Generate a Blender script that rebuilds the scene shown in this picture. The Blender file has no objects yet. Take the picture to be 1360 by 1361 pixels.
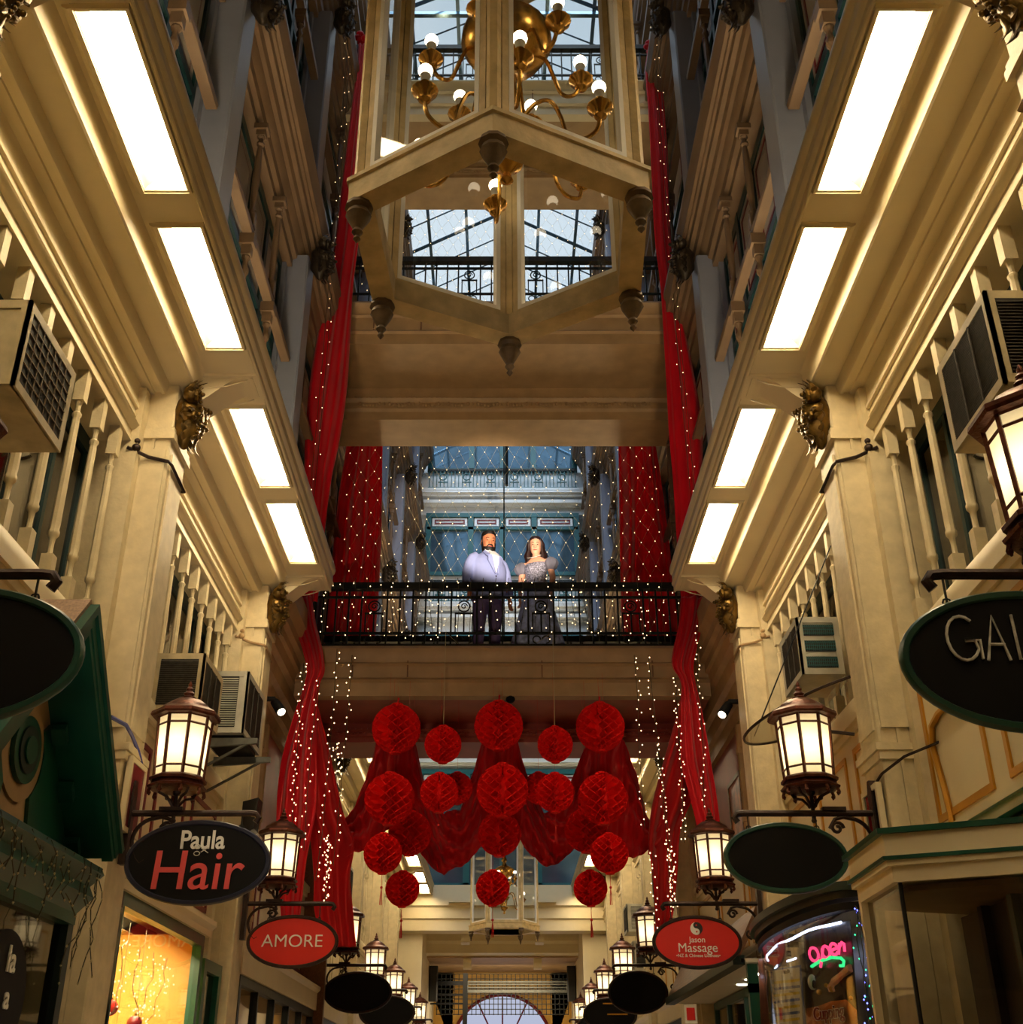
import bpy, math, random
from math import sin, cos, pi, radians
from mathutils import Vector, Matrix
random.seed(7)
SC = bpy.context.scene
COL = SC.collection
# ---------------- camera (eye level is z = 0, the arcade floor is z = -1.6) ----------------
FPX, PITCH, CX, CY = 1536.0, radians(27.1), 668.0, 680.0
def ray(px, py):
    u, v = px - CX, CY - py
    return Vector((u, FPX*cos(PITCH) - v*sin(PITCH), FPX*sin(PITCH) + v*cos(PITCH)))
def at(px, py, X=None, Y=None, Z=None):
    d = ray(px, py)
    t = X/d.x if X is not None else (Y/d.y if Y is not None else Z/d.z)
    return d*t
cam = bpy.data.cameras.new('camera'); co = bpy.data.objects.new('camera', cam); COL.objects.link(co)
co.rotation_euler = (pi/2 + PITCH, 0, 0)
cam.sensor_width = 36; cam.lens = 36*FPX/1361; cam.shift_x = 12/1361; cam.clip_start = .05; cam.clip_end = 200
SC.camera = co
SC.view_settings.view_transform = 'Standard'; SC.view_settings.look = 'None'
SC.view_settings.gamma = 1; SC.view_settings.exposure = .1; SC.view_settings.use_curve_mapping = False
cy = SC.cycles
cy.use_denoising = True; cy.max_bounces = 7; cy.diffuse_bounces = 4; cy.glossy_bounces = 3
cy.transmission_bounces = 6; cy.transparent_max_bounces = 16
cy.sample_clamp_indirect = 4; cy.caustics_reflective = False; cy.caustics_refractive = False

# ---------------- materials ----------------
M = {}
def s2l(c): return tuple(((x/255+.055)/1.055)**2.4 if x > 10 else x/255/12.92 for x in c)
def mat(name, rgb, rough=.5, metal=0, var=.12, scale=3., bump=0, bscale=40., spec=.5, emit=None, es=0, alpha=1, stretch=None, sheen=0):
    m = bpy.data.materials.new(name); m.use_nodes = True
    nt = m.node_tree; b = nt.nodes['Principled BSDF']
    c = s2l(rgb)
    b.inputs['Roughness'].default_value = rough; b.inputs['Metallic'].default_value = metal
    b.inputs['Specular IOR Level'].default_value = spec
    b.inputs['Base Color'].default_value = (*c, 1)
    tc = nt.nodes.new('ShaderNodeTexCoord')
    src = tc.outputs['Object']
    if stretch:
        mp = nt.nodes.new('ShaderNodeMapping'); mp.inputs['Scale'].default_value = stretch
        nt.links.new(src, mp.inputs['Vector']); src = mp.outputs['Vector']
    if var:
        n = nt.nodes.new('ShaderNodeTexNoise'); n.inputs['Scale'].default_value = scale; n.inputs['Detail'].default_value = 6
        r = nt.nodes.new('ShaderNodeValToRGB')
        r.color_ramp.elements[0].position = .3; r.color_ramp.elements[1].position = .7
        r.color_ramp.elements[0].color = (*[x*(1-var*1.6) for x in c], 1)
        r.color_ramp.elements[1].color = (*[min(1, x*(1+var*.5)) for x in c], 1)
        nt.links.new(src, n.inputs['Vector']); nt.links.new(n.outputs['Fac'], r.inputs['Fac'])
        nt.links.new(r.outputs['Color'], b.inputs['Base Color'])
    if bump:
        n2 = nt.nodes.new('ShaderNodeTexNoise'); n2.inputs['Scale'].default_value = bscale; n2.inputs['Detail'].default_value = 3
        bp = nt.nodes.new('ShaderNodeBump'); bp.inputs['Strength'].default_value = bump; bp.inputs['Distance'].default_value = .01
        nt.links.new(src, n2.inputs['Vector']); nt.links.new(n2.outputs['Fac'], bp.inputs['Height'])
        nt.links.new(bp.outputs['Normal'], b.inputs['Normal'])
    if emit:
        b.inputs['Emission Color'].default_value = (*s2l(emit), 1); b.inputs['Emission Strength'].default_value = es
    if sheen: b.inputs['Sheen Weight'].default_value = sheen
    M[name] = m
    return m
def emis(name, rgb, st, sample=True):
    m = bpy.data.materials.new(name); m.use_nodes = True; nt = m.node_tree
    for n in list(nt.nodes):
        if n.type == 'BSDF_PRINCIPLED': nt.nodes.remove(n)
    e = nt.nodes.new('ShaderNodeEmission'); e.inputs[0].default_value = (*rgb, 1); e.inputs[1].default_value = st
    nt.links.new(e.outputs[0], nt.nodes['Material Output'].inputs[0])
    m.cycles.emission_sampling = 'AUTO' if sample else 'NONE'
    M[name] = m
def glassy(name, tint, refl=.12, rough=.03):
    """thin pane: mostly see-through, part mirror by angle"""
    m = bpy.data.materials.new(name); m.use_nodes = True; nt = m.node_tree
    nt.nodes.remove(nt.nodes['Principled BSDF'])
    t = nt.nodes.new('ShaderNodeBsdfTransparent'); t.inputs[0].default_value = (*tint, 1)
    g = nt.nodes.new('ShaderNodeBsdfGlossy'); g.inputs['Roughness'].default_value = rough
    mx = nt.nodes.new('ShaderNodeMixShader'); fr = nt.nodes.new('ShaderNodeLayerWeight'); fr.inputs[0].default_value = .5
    pw = nt.nodes.new('ShaderNodeMath'); pw.operation = 'POWER'; pw.inputs[1].default_value = 4.
    ml = nt.nodes.new('ShaderNodeMath'); ml.operation = 'MULTIPLY_ADD'; ml.inputs[1].default_value = .8; ml.inputs[2].default_value = refl*.4
    nt.links.new(fr.outputs['Facing'], pw.inputs[0]); nt.links.new(pw.outputs[0], ml.inputs[0])
    nt.links.new(ml.outputs[0], mx.inputs[0]); nt.links.new(t.outputs[0], mx.inputs[1]); nt.links.new(g.outputs[0], mx.inputs[2])
    nt.links.new(mx.outputs[0], nt.nodes['Material Output'].inputs[0])
    M[name] = m
def cloth(name, rgb, transl=.35, rough=.4):
    m = mat(name, rgb, rough=rough, var=.08, scale=2., sheen=.2, spec=.45, bump=.0)
    nt = m.node_tree; b = nt.nodes['Principled BSDF']
    t = nt.nodes.new('ShaderNodeBsdfTranslucent'); t.inputs[0].default_value = (*s2l(rgb), 1)
    mx = nt.nodes.new('ShaderNodeMixShader'); mx.inputs[0].default_value = transl
    nt.links.new(b.outputs[0], mx.inputs[1]); nt.links.new(t.outputs[0], mx.inputs[2])
    nt.links.new(mx.outputs[0], nt.nodes['Material Output'].inputs[0])

mat('cream', (222, 208, 172), rough=.42, var=.04, scale=2.5, bump=.15, bscale=14)
mat('cream_worn', (214, 199, 162), rough=.5, var=.1, scale=9, bump=.3, bscale=30)
mat('wood_old', (214, 190, 138), rough=.55, var=.2, scale=9, bump=.4, bscale=25, stretch=(1, 1, 1))
mat('tan', (168, 138, 98), rough=.55, var=.12, scale=4)
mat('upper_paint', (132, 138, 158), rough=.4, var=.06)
mat('cream_shaded', (116, 95, 74), rough=.5, var=.1)  # cream paint with the dimness of the upper floors put into its colour
mat('end_paint', (222, 230, 236), rough=.45, var=.05)
mat('teal_shaded', (10, 50, 54), rough=.4, var=.1)  # darker copy of teal: the shade on the side windows is in the colour
mat('teal', (22, 92, 100), rough=.4, var=.1)
mat('green', (14, 76, 60), rough=.35, var=.25, scale=3)
mat('dark_green', (14, 38, 34), rough=.4, var=.2)
mat('maroon', (110, 14, 30), rough=.4, var=.1)
mat('panel_pale', (196, 190, 184), rough=.6, var=.05)
mat('iron', (16, 22, 22), rough=.45, metal=.3, var=.1)
mat('black', (9, 9, 11), spec=.2, rough=.6, var=.1)
mat('bronze', (92, 48, 34), rough=.38, metal=.7, var=.3, scale=20, bump=.3, bscale=60)
mat('bronze_dark', (52, 38, 34), rough=.45, metal=.6, var=.3, scale=15, bump=.3, bscale=50)
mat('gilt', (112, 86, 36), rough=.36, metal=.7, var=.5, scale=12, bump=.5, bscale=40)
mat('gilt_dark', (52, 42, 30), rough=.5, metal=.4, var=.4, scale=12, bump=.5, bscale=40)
mat('gold_paint', (196, 140, 40), rough=.35, metal=.3, var=.15)
mat('brass', (206, 158, 78), rough=.25, metal=.95, var=.15, scale=8)
mat('lead', (104, 84, 60), rough=.6, var=.3, scale=18, bump=.3)
mat('white', (235, 232, 224), rough=.5, var=.03)
mat('ac_beige', (196, 182, 146), rough=.5, var=.2, scale=6)
mat('ac_grey', (188, 186, 172), rough=.45, var=.18, scale=6)
mat('ac_grille', (28, 27, 25), rough=.6, var=.3, scale=30)
mat('ac_dirt', (62, 56, 48), rough=.7, var=.4, scale=30)
mat('galv', (100, 102, 98), rough=.4, metal=.6, var=.2, scale=10)
mat('board', (15, 14, 14), spec=.15, rough=.7, var=.12, scale=5)
mat('sign_blue', (22, 28, 52), rough=.35, var=.1)
mat('sign_green', (12, 62, 50), rough=.35, var=.1)
mat('sign_red', (206, 30, 26), rough=.4, var=.05)
mat('sign_pink', (226, 84, 84), rough=.5, var=.02)
mat('sign_white', (238, 238, 232), rough=.5, var=.02)
mat('chalk', (206, 206, 196), rough=.8, var=.3, scale=30)
mat('floor_tile', (176, 158, 132), rough=.3, var=.25, scale=1.5)
mat('dim_room', (84, 76, 66), rough=.8, var=.3, scale=2)
mat('paper_red', (236, 20, 14), rough=.65, var=.05, spec=.2)
mat('tassel', (190, 16, 20), rough=.7, var=.05)
mat('wire', (60, 58, 40), rough=.6, var=0)
mat('wire_pale', (170, 160, 120), rough=.6, var=0)
mat('blue_cable', (40, 50, 130), rough=.5, var=.1)
mat('red_wall', (150, 60, 46), rough=.5, var=.15)
mat('wood_brown', (122, 84, 56), rough=.5, var=.2, scale=6, stretch=(6, .6, 6))
mat('gold_wall', (206, 160, 70), rough=.6, var=.1)
mat('foliage', (36, 82, 34), rough=.6, var=.4, scale=10)
mat('jacket', (150, 163, 216), rough=.75, var=.05, bump=.2, bscale=300, spec=.2)
mat('shirt', (240, 240, 242), rough=.7, var=.02)
mat('trousers', (98, 84, 126), rough=.8, var=.08, spec=.2)
mat('shoe', (24, 18, 18), rough=.35, var=.05)
mat('skin_man', (196, 128, 92), rough=.5, var=.05, scale=20, spec=.35)
mat('skin_woman', (226, 170, 140), rough=.48, var=.04, scale=20, spec=.35)
mat('hair', (18, 13, 13), rough=.5, var=.2, scale=30, bump=.4, bscale=200)
mat('hair_brown', (40, 22, 20), rough=.4, var=.3, scale=20, bump=.3, bscale=120)
mat('lips', (160, 60, 58), rough=.4, var=.03)
mat('eye_dark', (26, 18, 16), rough=.3, var=0)
mat('dress', (178, 192, 234), rough=.5, var=.35, scale=14, spec=.5)
mat('bodice', (176, 178, 200), rough=.3, metal=.2, var=.8, scale=55, bump=.8, bscale=160)
mat('poster_black', (22, 12, 12), rough=.3, var=.1)
mat('poster_warm', (206, 120, 66), rough=.4, var=.5, scale=5)
mat('paper', (224, 224, 214), rough=.7, var=.03)
mat('paper_blue', (96, 120, 190), rough=.7, var=.05)
mat('paper_yellow', (232, 206, 60), rough=.7, var=.03)
mat('ink', (30, 30, 34), rough=.7, var=0)
mat('speaker', (16, 16, 18), rough=.6, var=.1)
mat('plank', (150, 120, 96), rough=.6, var=.25, scale=8, stretch=(8, 1, 8))
cloth('silk_red', (226, 12, 38), .35, .36)
cloth('silk_dark', (214, 14, 26), .5, .45)
cloth('tulle', (150, 152, 170), .5, .6)
WARM = (1., .775, .46)
emis('tube_light', WARM, 34)
emis('bulb_hot', (1., .78, .46), 42)
emis('bulb_chand', (1., .82, .55), 7)
emis('fairy', (1., .70, .36), 4.2, False)
emis('fairy_blue', (.12, .14, 1.), 7, False)
emis('fairy_green', (.05, 1., .35), 3, False)
emis('neon_red', (1., .05, .16), 2.2, False)
emis('neon_green', (.04, .95, .28), 1.3, False)
emis('neon_white', (.62, .70, 1.), 6)
emis('downlight', (1., .85, .6), 14)
emis('window_day', (.70, .76, 1.), .62)
glassy('pane', (.93, .94, .93), .12)
glassy('pane_sky', (.9, .96, 1.), .05, .2)
glassy('pane_dark', (.55, .55, .5), .35)
glassy('canopy', (.62, .62, .56), .25, .25)
mat('glass_blue', (96, 128, 150), metal=.6, rough=.06, var=.2, scale=1.2, spec=1.)
mat('glass_dark', (16, 20, 20), rough=.08, var=.1, spec=.8)
# frosted lantern glass: lit by the bulb inside it
m = mat('frosted', (232, 226, 196), rough=.6, var=.05, emit=(255, 236, 190), es=.16)
nt = m.node_tree; t = nt.nodes.new('ShaderNodeBsdfTranslucent'); t.inputs[0].default_value = (.95, .9, .74, 1)
mx = nt.nodes.new('ShaderNodeMixShader'); mx.inputs[0].default_value = .75
nt.links.new(nt.nodes['Principled BSDF'].outputs[0], mx.inputs[1]); nt.links.new(t.outputs[0], mx.inputs[2])
nt.links.new(mx.outputs[0], nt.nodes['Material Output'].inputs[0])

# ---------------- mesh builder ----------------
class MB:
    def __init__(s): s.v = []; s.f = []; s.m = []; s.mi = 0
    def add(s, vs, fs):
        n = len(s.v); s.v += [tuple(p) for p in vs]; s.f += [tuple(i+n for i in f) for f in fs]; s.m += [s.mi]*len(fs); return s
    def box(s, x0, x1, y0, y1, z0, z1, ch=0):
        if x0 > x1: x0, x1 = x1, x0
        if y0 > y1: y0, y1 = y1, y0
        if ch:
            p = [(x0+ch, y0), (x1-ch, y0), (x1, y0+ch), (x1, y1-ch), (x1-ch, y1), (x0+ch, y1), (x0, y1-ch), (x0, y0+ch)]
            return s.prism(p, 'z', z0, z1)
        return s.add([(x0,y0,z0),(x1,y0,z0),(x1,y1,z0),(x0,y1,z0),(x0,y0,z1),(x1,y0,z1),(x1,y1,z1),(x0,y1,z1)],
                     [(0,3,2,1),(4,5,6,7),(0,1,5,4),(1,2,6,5),(2,3,7,6),(3,0,4,7)])
    def prism(s, pts, axis, a, b):
        n = len(pts)
        def P(p, t): return (t, p[0], p[1]) if axis == 'x' else ((p[0], t, p[1]) if axis == 'y' else (p[0], p[1], t))
        vs = [P(p, a) for p in pts] + [P(p, b) for p in pts]
        fs = [tuple(range(n)), tuple(range(2*n-1, n-1, -1))] + [(i, i+n, (i+1) % n + n, (i+1) % n) for i in range(n)]
        return s.add(vs, fs)
    def rings(s, rs, cap=True, closed=True):
        n = len(rs[0]); vs = [p for r in rs for p in r]; fs = []
        for k in range(len(rs)-1):
            for i in range(n if closed else n-1):
                j = (i+1) % n; fs.append((k*n+i, k*n+j, (k+1)*n+j, (k+1)*n+i))
        if cap: fs += [tuple(range(n-1, -1, -1)), tuple(range((len(rs)-1)*n, len(rs)*n))]
        return s.add(vs, fs)
    def lathe(s, prof, c=(0,0,0), n=16, ph=0, cap=True):
        return s.rings([[(c[0]+r*cos(2*pi*i/n+ph), c[1]+r*sin(2*pi*i/n+ph), c[2]+z) for i in range(n)] for r, z in prof], cap)
    def tube(s, pts, r, n=6, cap=True):
        pts = [Vector(p) for p in pts]; rs = []
        up = Vector((0, 0, 1)); rad = r if isinstance(r, (list, tuple)) else [r]*len(pts)
        prev = None
        for k, p in enumerate(pts):
            d = (pts[min(k+1, len(pts)-1)] - pts[max(k-1, 0)])
            if d.length < 1e-9: d = Vector((0, 0, 1))
            d.normalize()
            if prev is None:
                a = d.cross(up if abs(d.z) < .95 else Vector((1, 0, 0))).normalized()
            else:
                a = prev - d*prev.dot(d)
                if a.length < 1e-6: a = d.cross(up)
                a.normalize()
            prev = a
            b = d.cross(a)
            rs.append([p + a*(rad[k]*cos(2*pi*i/n)) + b*(rad[k]*sin(2*pi*i/n)) for i in range(n)])
        return s.rings(rs, cap)
    def ball(s, c, rx, ry=None, rz=None, n=12, m=8):
        ry = ry or rx; rz = rz or rx
        return s.rings([[(c[0]+rx*sin(pi*(k+.02)/(m+.04))*cos(2*pi*i/n), c[1]+ry*sin(pi*(k+.02)/(m+.04))*sin(2*pi*i/n),
                          c[2]-rz*cos(pi*(k+.02)/(m+.04))) for i in range(n)] for k in range(m+1)])
    def grid(s, fn, nu, nv):
        vs = [fn(i/nu, j/nv) for j in range(nv+1) for i in range(nu+1)]
        fs = [(j*(nu+1)+i, j*(nu+1)+i+1, (j+1)*(nu+1)+i+1, (j+1)*(nu+1)+i) for j in range(nv) for i in range(nu)]
        return s.add(vs, fs)
    def quad(s, a, b, c, d): return s.add([a, b, c, d], [(0, 1, 2, 3)])
    def frame(s, x0, x1, y0, y1, z0, z1, w, axis='x'):
        """rectangular frame of width w around an opening; the slab is thin along axis"""
        if axis == 'x':
            s.box(x0,x1,y0,y0+w,z0,z1); s.box(x0,x1,y1-w,y1,z0,z1); s.box(x0,x1,y0+w,y1-w,z0,z0+w); s.box(x0,x1,y0+w,y1-w,z1-w,z1)
        elif axis == 'y':
            s.box(x0,x0+w,y0,y1,z0,z1); s.box(x1-w,x1,y0,y1,z0,z1); s.box(x0+w,x1-w,y0,y1,z0,z0+w); s.box(x0+w,x1-w,y0,y1,z1-w,z1)
        else:
            s.box(x0,x0+w,y0,y1,z0,z1); s.box(x1-w,x1,y0,y1,z0,z1); s.box(x0+w,x1-w,y0,y0+w,z0,z1); s.box(x0+w,x1-w,y1-w,y1,z0,z1)
        return s
    def build(s, name, mats, parent=None, smooth=True, ang=38, world=True):
        me = bpy.data.meshes.new(name)
        off = Vector((0, 0, 0))
        if parent is not None and world:
            r = parent
            while r.parent: r = r.parent
            off = Vector(r.location)
        me.from_pydata([tuple(Vector(p) - off) for p in s.v], [], s.f)
        mats = mats if isinstance(mats, (list, tuple)) else [mats]
        for k in mats: me.materials.append(M[k])
        me.polygons.foreach_set('material_index', s.m)
        import bmesh
        bm = bmesh.new(); bm.from_mesh(me); bmesh.ops.recalc_face_normals(bm, faces=bm.faces); bm.to_mesh(me); bm.free()
        if smooth:
            me.shade_smooth(); me.set_sharp_from_angle(angle=radians(ang))
        me.update()
        o = bpy.data.objects.new(name, me); COL.objects.link(o)
        if parent is not None: o.parent = parent
        return o
def thing(name, label, cat, loc=(0,0,0), group=None, rz=0):
    o = bpy.data.objects.new(name, None); COL.objects.link(o); o.location = loc; o.rotation_euler = (0, 0, rz)
    o.empty_display_size = .2
    o['label'] = label; o['category'] = cat
    if group: o['group'] = group
    return o
def tag(o, label, cat, group=None, kind=None):
    o['label'] = label; o['category'] = cat
    if group: o['group'] = group
    if kind: o['kind'] = kind
    return o
def struct(o, label=None):
    o['kind'] = 'structure'
    if label: o['label'] = label
    return o
def copytree(o, loc=None, label=None, rz=None, scale=None, parent=None, group=None):
    c = o.copy(); COL.objects.link(c)
    if parent is not None: c.parent = parent
    if loc is not None: c.location = loc
    if rz is not None: c.rotation_euler = (0, 0, rz)
    if scale is not None: c.scale = scale
    if label: c['label'] = label
    if group: c['group'] = group
    for ch in list(o.children): copytree(ch, parent=c)
    return c
def text(s, size, m, parent, loc, rot=(pi/2, 0, 0), ext=.004, shear=0, off=0, name='lettering', label=None, sx=1, align='CENTER'):
    cu = bpy.data.curves.new(name, 'FONT'); cu.body = s; cu.size = size; cu.extrude = ext; cu.shear = shear; cu.offset = off
    cu.align_x = align; cu.align_y = 'CENTER'; cu.materials.append(M[m])
    tmp = bpy.data.objects.new(name, cu); COL.objects.link(tmp)
    bpy.context.view_layer.update()
    me = bpy.data.meshes.new_from_object(tmp.evaluated_get(bpy.context.evaluated_depsgraph_get()))
    bpy.data.objects.remove(tmp, do_unlink=True)
    o = bpy.data.objects.new(name, me); COL.objects.link(o)
    o.parent = parent; o.location = loc; o.rotation_euler = rot; o.scale = (sx, 1, 1)
    if label: o['label'] = label
    return o
SIDE = {-1: 'left', 1: 'right'}
PY = [0.0, 3.97, 7.97, 11.97, 17.95, 22.0, 26.0, 30.0, 34.2]
ORD = ['overhead', 'nearest', 'second', 'third', 'fourth', 'fifth', 'sixth', 'seventh', 'last']
# ---------------- shell ----------------
WN = [0]; TN = [0]
def wname():
    WN[0] += 1; return 'window_%d' % WN[0]
def tname():
    TN[0] += 1; return 'trim_%d' % TN[0]
struct(MB().box(-6, 6, -4, 46, -1.9, -1.6).build('floor', 'floor_tile'))
for s in (-1, 1):
    mb = MB(); mb.box(s*3.3, s*3.6, -4, 34.6, 1.35, 20.4)
    struct(mb.build('wall_' + SIDE[s], 'dim_room'))
    struct(MB().box(s*5.0, s*5.3, -4, 42, -1.6, 1.6).build('wall_%s_shop' % SIDE[s], 'dim_room'))
struct(MB().box(-5.3, 5.3, -4.3, -4, -1.6, 20.4).build('wall_back', 'tan'))
struct(MB().box(-3.6, 3.6, -4.3, 9.5, 20.4, 20.7).build('ceiling', 'tan'))
for s in (-1, 1):   # shop ceilings
    struct(MB().box(s*3.3, s*5.3, -4, 36, 1.34, 1.5).build('ceiling_shop', 'tan'))

def ext(profile, s, y0, y1, name, m, label=None):
    return struct(MB().prism([(s*a, z) for a, z in profile], 'y', y0, y1).build(name, m), label)
# level 1 cornice: outer stepped entablature, lip and cross pieces round the light boxes
P_OUT = [(2.325,5.25),(2.40,5.25),(2.415,5.235),(2.43,5.20),(2.445,5.15),(2.455,5.11),(2.47,5.10),(2.50,5.11),(2.655,5.11),(2.66,5.08),(2.672,5.03),(2.685,5.018),
         (2.71,5.02),(2.715,5.035),(2.76,5.035),(2.765,5.02),(2.84,5.02),(2.85,5.0),(2.85,4.9),(2.845,4.85),(2.825,4.835),(2.825,4.805),(2.85,4.80),(2.85,4.755),
         (2.835,4.75),(2.835,4.73),(2.855,4.725),(2.855,4.69),(2.82,4.68),(2.80,4.655),(2.82,4.63),(2.855,4.62),(2.86,4.56),(2.845,4.555),(2.845,4.52),(3.28,4.52),(3.28,5.6),(2.325,5.6)]
P_LIP = [(2.0,5.25),(1.995,5.236),(1.985,5.228),(1.975,5.232),(1.968,5.245),(1.972,5.26),(1.972,5.30),(1.955,5.32),(1.952,5.345),(1.962,5.36),(1.962,5.44),(1.945,5.46),(1.935,5.50),(1.945,5.55),(2.0,5.57)]
P_UP = [(2.37,0),(2.38,-.02),(2.42,-.02),(2.43,-.05),(2.46,-.06),(2.47,-.14),(2.52,-.16),(2.54,-.24),(2.58,-.27),(2.60,-.36),(2.64,-.40),(2.65,-.50),(2.70,-.53),(2.70,-.64),(3.28,-.64),(3.28,.34),(2.36,.34),(2.345,.30),(2.345,.22),(2.37,.18)]
P_MID = [(2.50,5.1),(2.50,4.98),(2.56,4.95),(2.56,4.85),(2.60,4.83),(2.62,4.70),(2.68,4.66),(2.70,4.50),(2.76,4.46),(2.78,4.30),(2.84,4.28),(2.84,4.10),(3.28,4.10),(3.28,5.5),(2.44,5.5),(2.42,5.2)]
LIGHTS = []
for s in (-1, 1):
    for y0, y1 in ((-.6, 12.25), (17.65, 34.2)):
        ext(P_OUT, s, y0, y1, tname(), 'cream', 'cream stepped cornice along the %s side' % SIDE[s])
        ext(P_LIP, s, y0, y1, tname(), 'cream', 'moulded cream cornice lip on the %s side' % SIDE[s])
        a = 0
        # cross pieces and light boxes
        spots = []
        ys = [-.6 if y0 < 0 else y0]
        for i in range(len(PY)-1):
            p, q = PY[i], PY[i+1]
            if p < y0-.5 or q > y1+.5 or (q-p) > 5: continue
            L = q-p
            spots += [(p+.34*L/4, p+1.71*L/4), (p+2.07*L/4, p+3.45*L/4)]
        mb = MB(); prev = y0
        for (a0, a1) in spots:
            mb.box(s*2.0, s*2.325, prev, a0-.04, 5.25, 5.6); prev = a1+.04
        mb.box(s*2.0, s*2.325, prev, y1, 5.25, 5.6)
        struct(mb.build(tname(), 'cream'), 'cream cross rails between the light boxes on the %s side' % SIDE[s])
        LIGHTS += [(s, a0, a1) for a0, a1 in spots]
    for zc, nm in ((10.2, 'second'), (14.8, 'third'), (19.5, 'top')):
        ext([(a, z+zc) for a, z in P_UP], s, -.6, 34.2, tname(), 'cream_shaded', '%s floor cornice on the %s side' % (nm, SIDE[s]))
    ext(P_MID, s, 12.25, 17.65, tname(), 'tan', 'stepped tan cornice beside the footbridge, %s side' % SIDE[s])
    ext([(2.9,4.1),(3.28,4.1),(3.28,1.4),(2.9,1.4)], s, 12.25, 17.65, tname(), 'red_wall', 'red side wall below the footbridge, %s' % SIDE[s])

# luminous ceiling boxes
for k, (s, a0, a1) in enumerate(LIGHTS):
    i = sum(1 for q in LIGHTS[:k] if q[0] == s)
    where = ORD[i//2+1 if i < 6 else i//2+2]
    t = thing('ceiling_light', 'recessed luminous panel in the %s cornice, %s half of the %s bay' % (SIDE[s], ('nearer', 'farther')[i % 2], where), 'ceiling light', (s*2.16, (a0+a1)/2, 5.25), 'luminous panels in the %s cornice' % SIDE[s])
    xi, xo = s*2.03, s*2.305
    fr = MB()
    lo, hi = min(xi, xo), max(xi, xo)
    for w, z0, z1 in ((.028, 5.232, 5.2501), (.012, 5.22, 5.235)):
        fr.frame(lo-.028, hi+.028, a0-.028, a1+.028, z0, z1, w, 'z')
    # the broad cove moulding on the wall side
    fr.prism([(xo, 5.25), (xo+s*.005, 5.222), (xo+s*.03, 5.215), (xo+s*.06, 5.235), (xo+s*.065, 5.25)], 'y', a0-.03, a1+.03)
    fr.build('frame', 'cream', t)
    bx = MB(); bx.box(xi-s*.001, xi-s*.02, a0-.02, a1+.02, 5.25, 5.33); bx.prism([(xo, 5.25), (xo+s*.01, 5.25), (xo+s*.01, 5.34), (xo-s*.05, 5.315), (xo-s*.045, 5.305), (xo-s*.015, 5.275)], 'y', a0-.01, a1+.01)
    bx.box(lo, hi, a0-.02, a0, 5.25, 5.33); bx.box(lo, hi, a1, a1+.02, 5.25, 5.33)
    bx.build('recess_lining', 'cream', t)
    MB().box(lo-.005, hi+.005, a0-.005, a1+.005, 5.312, 5.33).build('diffuser', 'tube_light', t)

# ---------------- pilasters ----------------
def ornament_mesh():
    mb = MB(); n, m_ = 22, 16      # local: faces -x, hangs down from z = 0; carved cartouche with beads, volutes and leaves
    R_ = []
    for k in range(m_+1):
        th = pi*(k+.05)/(m_+.1); z = cos(th); w = sin(th)**.8*(1.05 if z > 0 else 1+.5*z*z*z*1.2)
        R_.append([(-.04-.11*w*cos(a)*(1+.10*sin(3*a+z*6)), .125*w*sin(a)*(1+.08*sin(5*z)), -.36+.27*z) for a in [2*pi*i/n for i in range(n)]])
    mb.rings(R_)
    def leaf(p, d, L, w, t=.02):
        p = Vector(p); d = Vector(d).normalized(); sd = d.cross(Vector((-1, 0, 0)))
        sd = sd.normalized() if sd.length > .1 else Vector((0, 1, 0)); up = d.cross(sd)
        mb.rings([[p+d*L*u+up*(.05*L*sin(u*pi)*4+t*(1-u)*sin(q))+sd*w*(sin(pi*(u*.8+.12))*(1+.25*(k % 2)))*cos(q) for q in [2*pi*i/8 for i in range(8)]] for k, u in enumerate((0, .2, .4, .6, .8, 1))])
    for sg in (-1, 1):
        for cy_, cz, R, x0 in ((.135, -.17, .085, -.10), (.12, -.36, .05, -.09)):
            mb.tube([(x0-.004*k, sg*(cy_+R*(1-k/17)*cos(k*.7)), cz+R*(1-k/17)*sin(k*.7)) for k in range(16)], [.026*(1-k/30) for k in range(16)], 7)
            mb.ball((x0+.02, sg*cy_, cz), .06, R*.85, R*.85, 12, 8); mb.ball((x0-.07, sg*cy_, cz), .02, .02, .02, 8, 5)
        for k in range(4): leaf((-.05, sg*(.10-.015*k), -.26-.085*k), (-.35, sg*.75, -.75), .15-.012*k, .034)
        for k in range(3): leaf((-.08, sg*.03*k, -.10), (-.55, sg*(.25+.5*k), .75-.2*k), .15, .034)
        leaf((-.13, sg*.02, -.50), (-.1, sg*.3, -1), .16, .03)
    leaf((-.10, 0, -.12), (-.8, 0, .9), .14, .04); leaf((-.12, 0, -.52), (.0, 0, -1), .18, .04)
    for k in range(9): mb.ball((-.165+.012*abs(k-4)/2, .085-.006*k, -.17-.04*k), .016, n=7, m=5); mb.ball((-.165+.012*abs(k-4)/2, -.085+.006*k, -.17-.04*k), .016, n=7, m=5)
    return mb
orn0 = None
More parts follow.
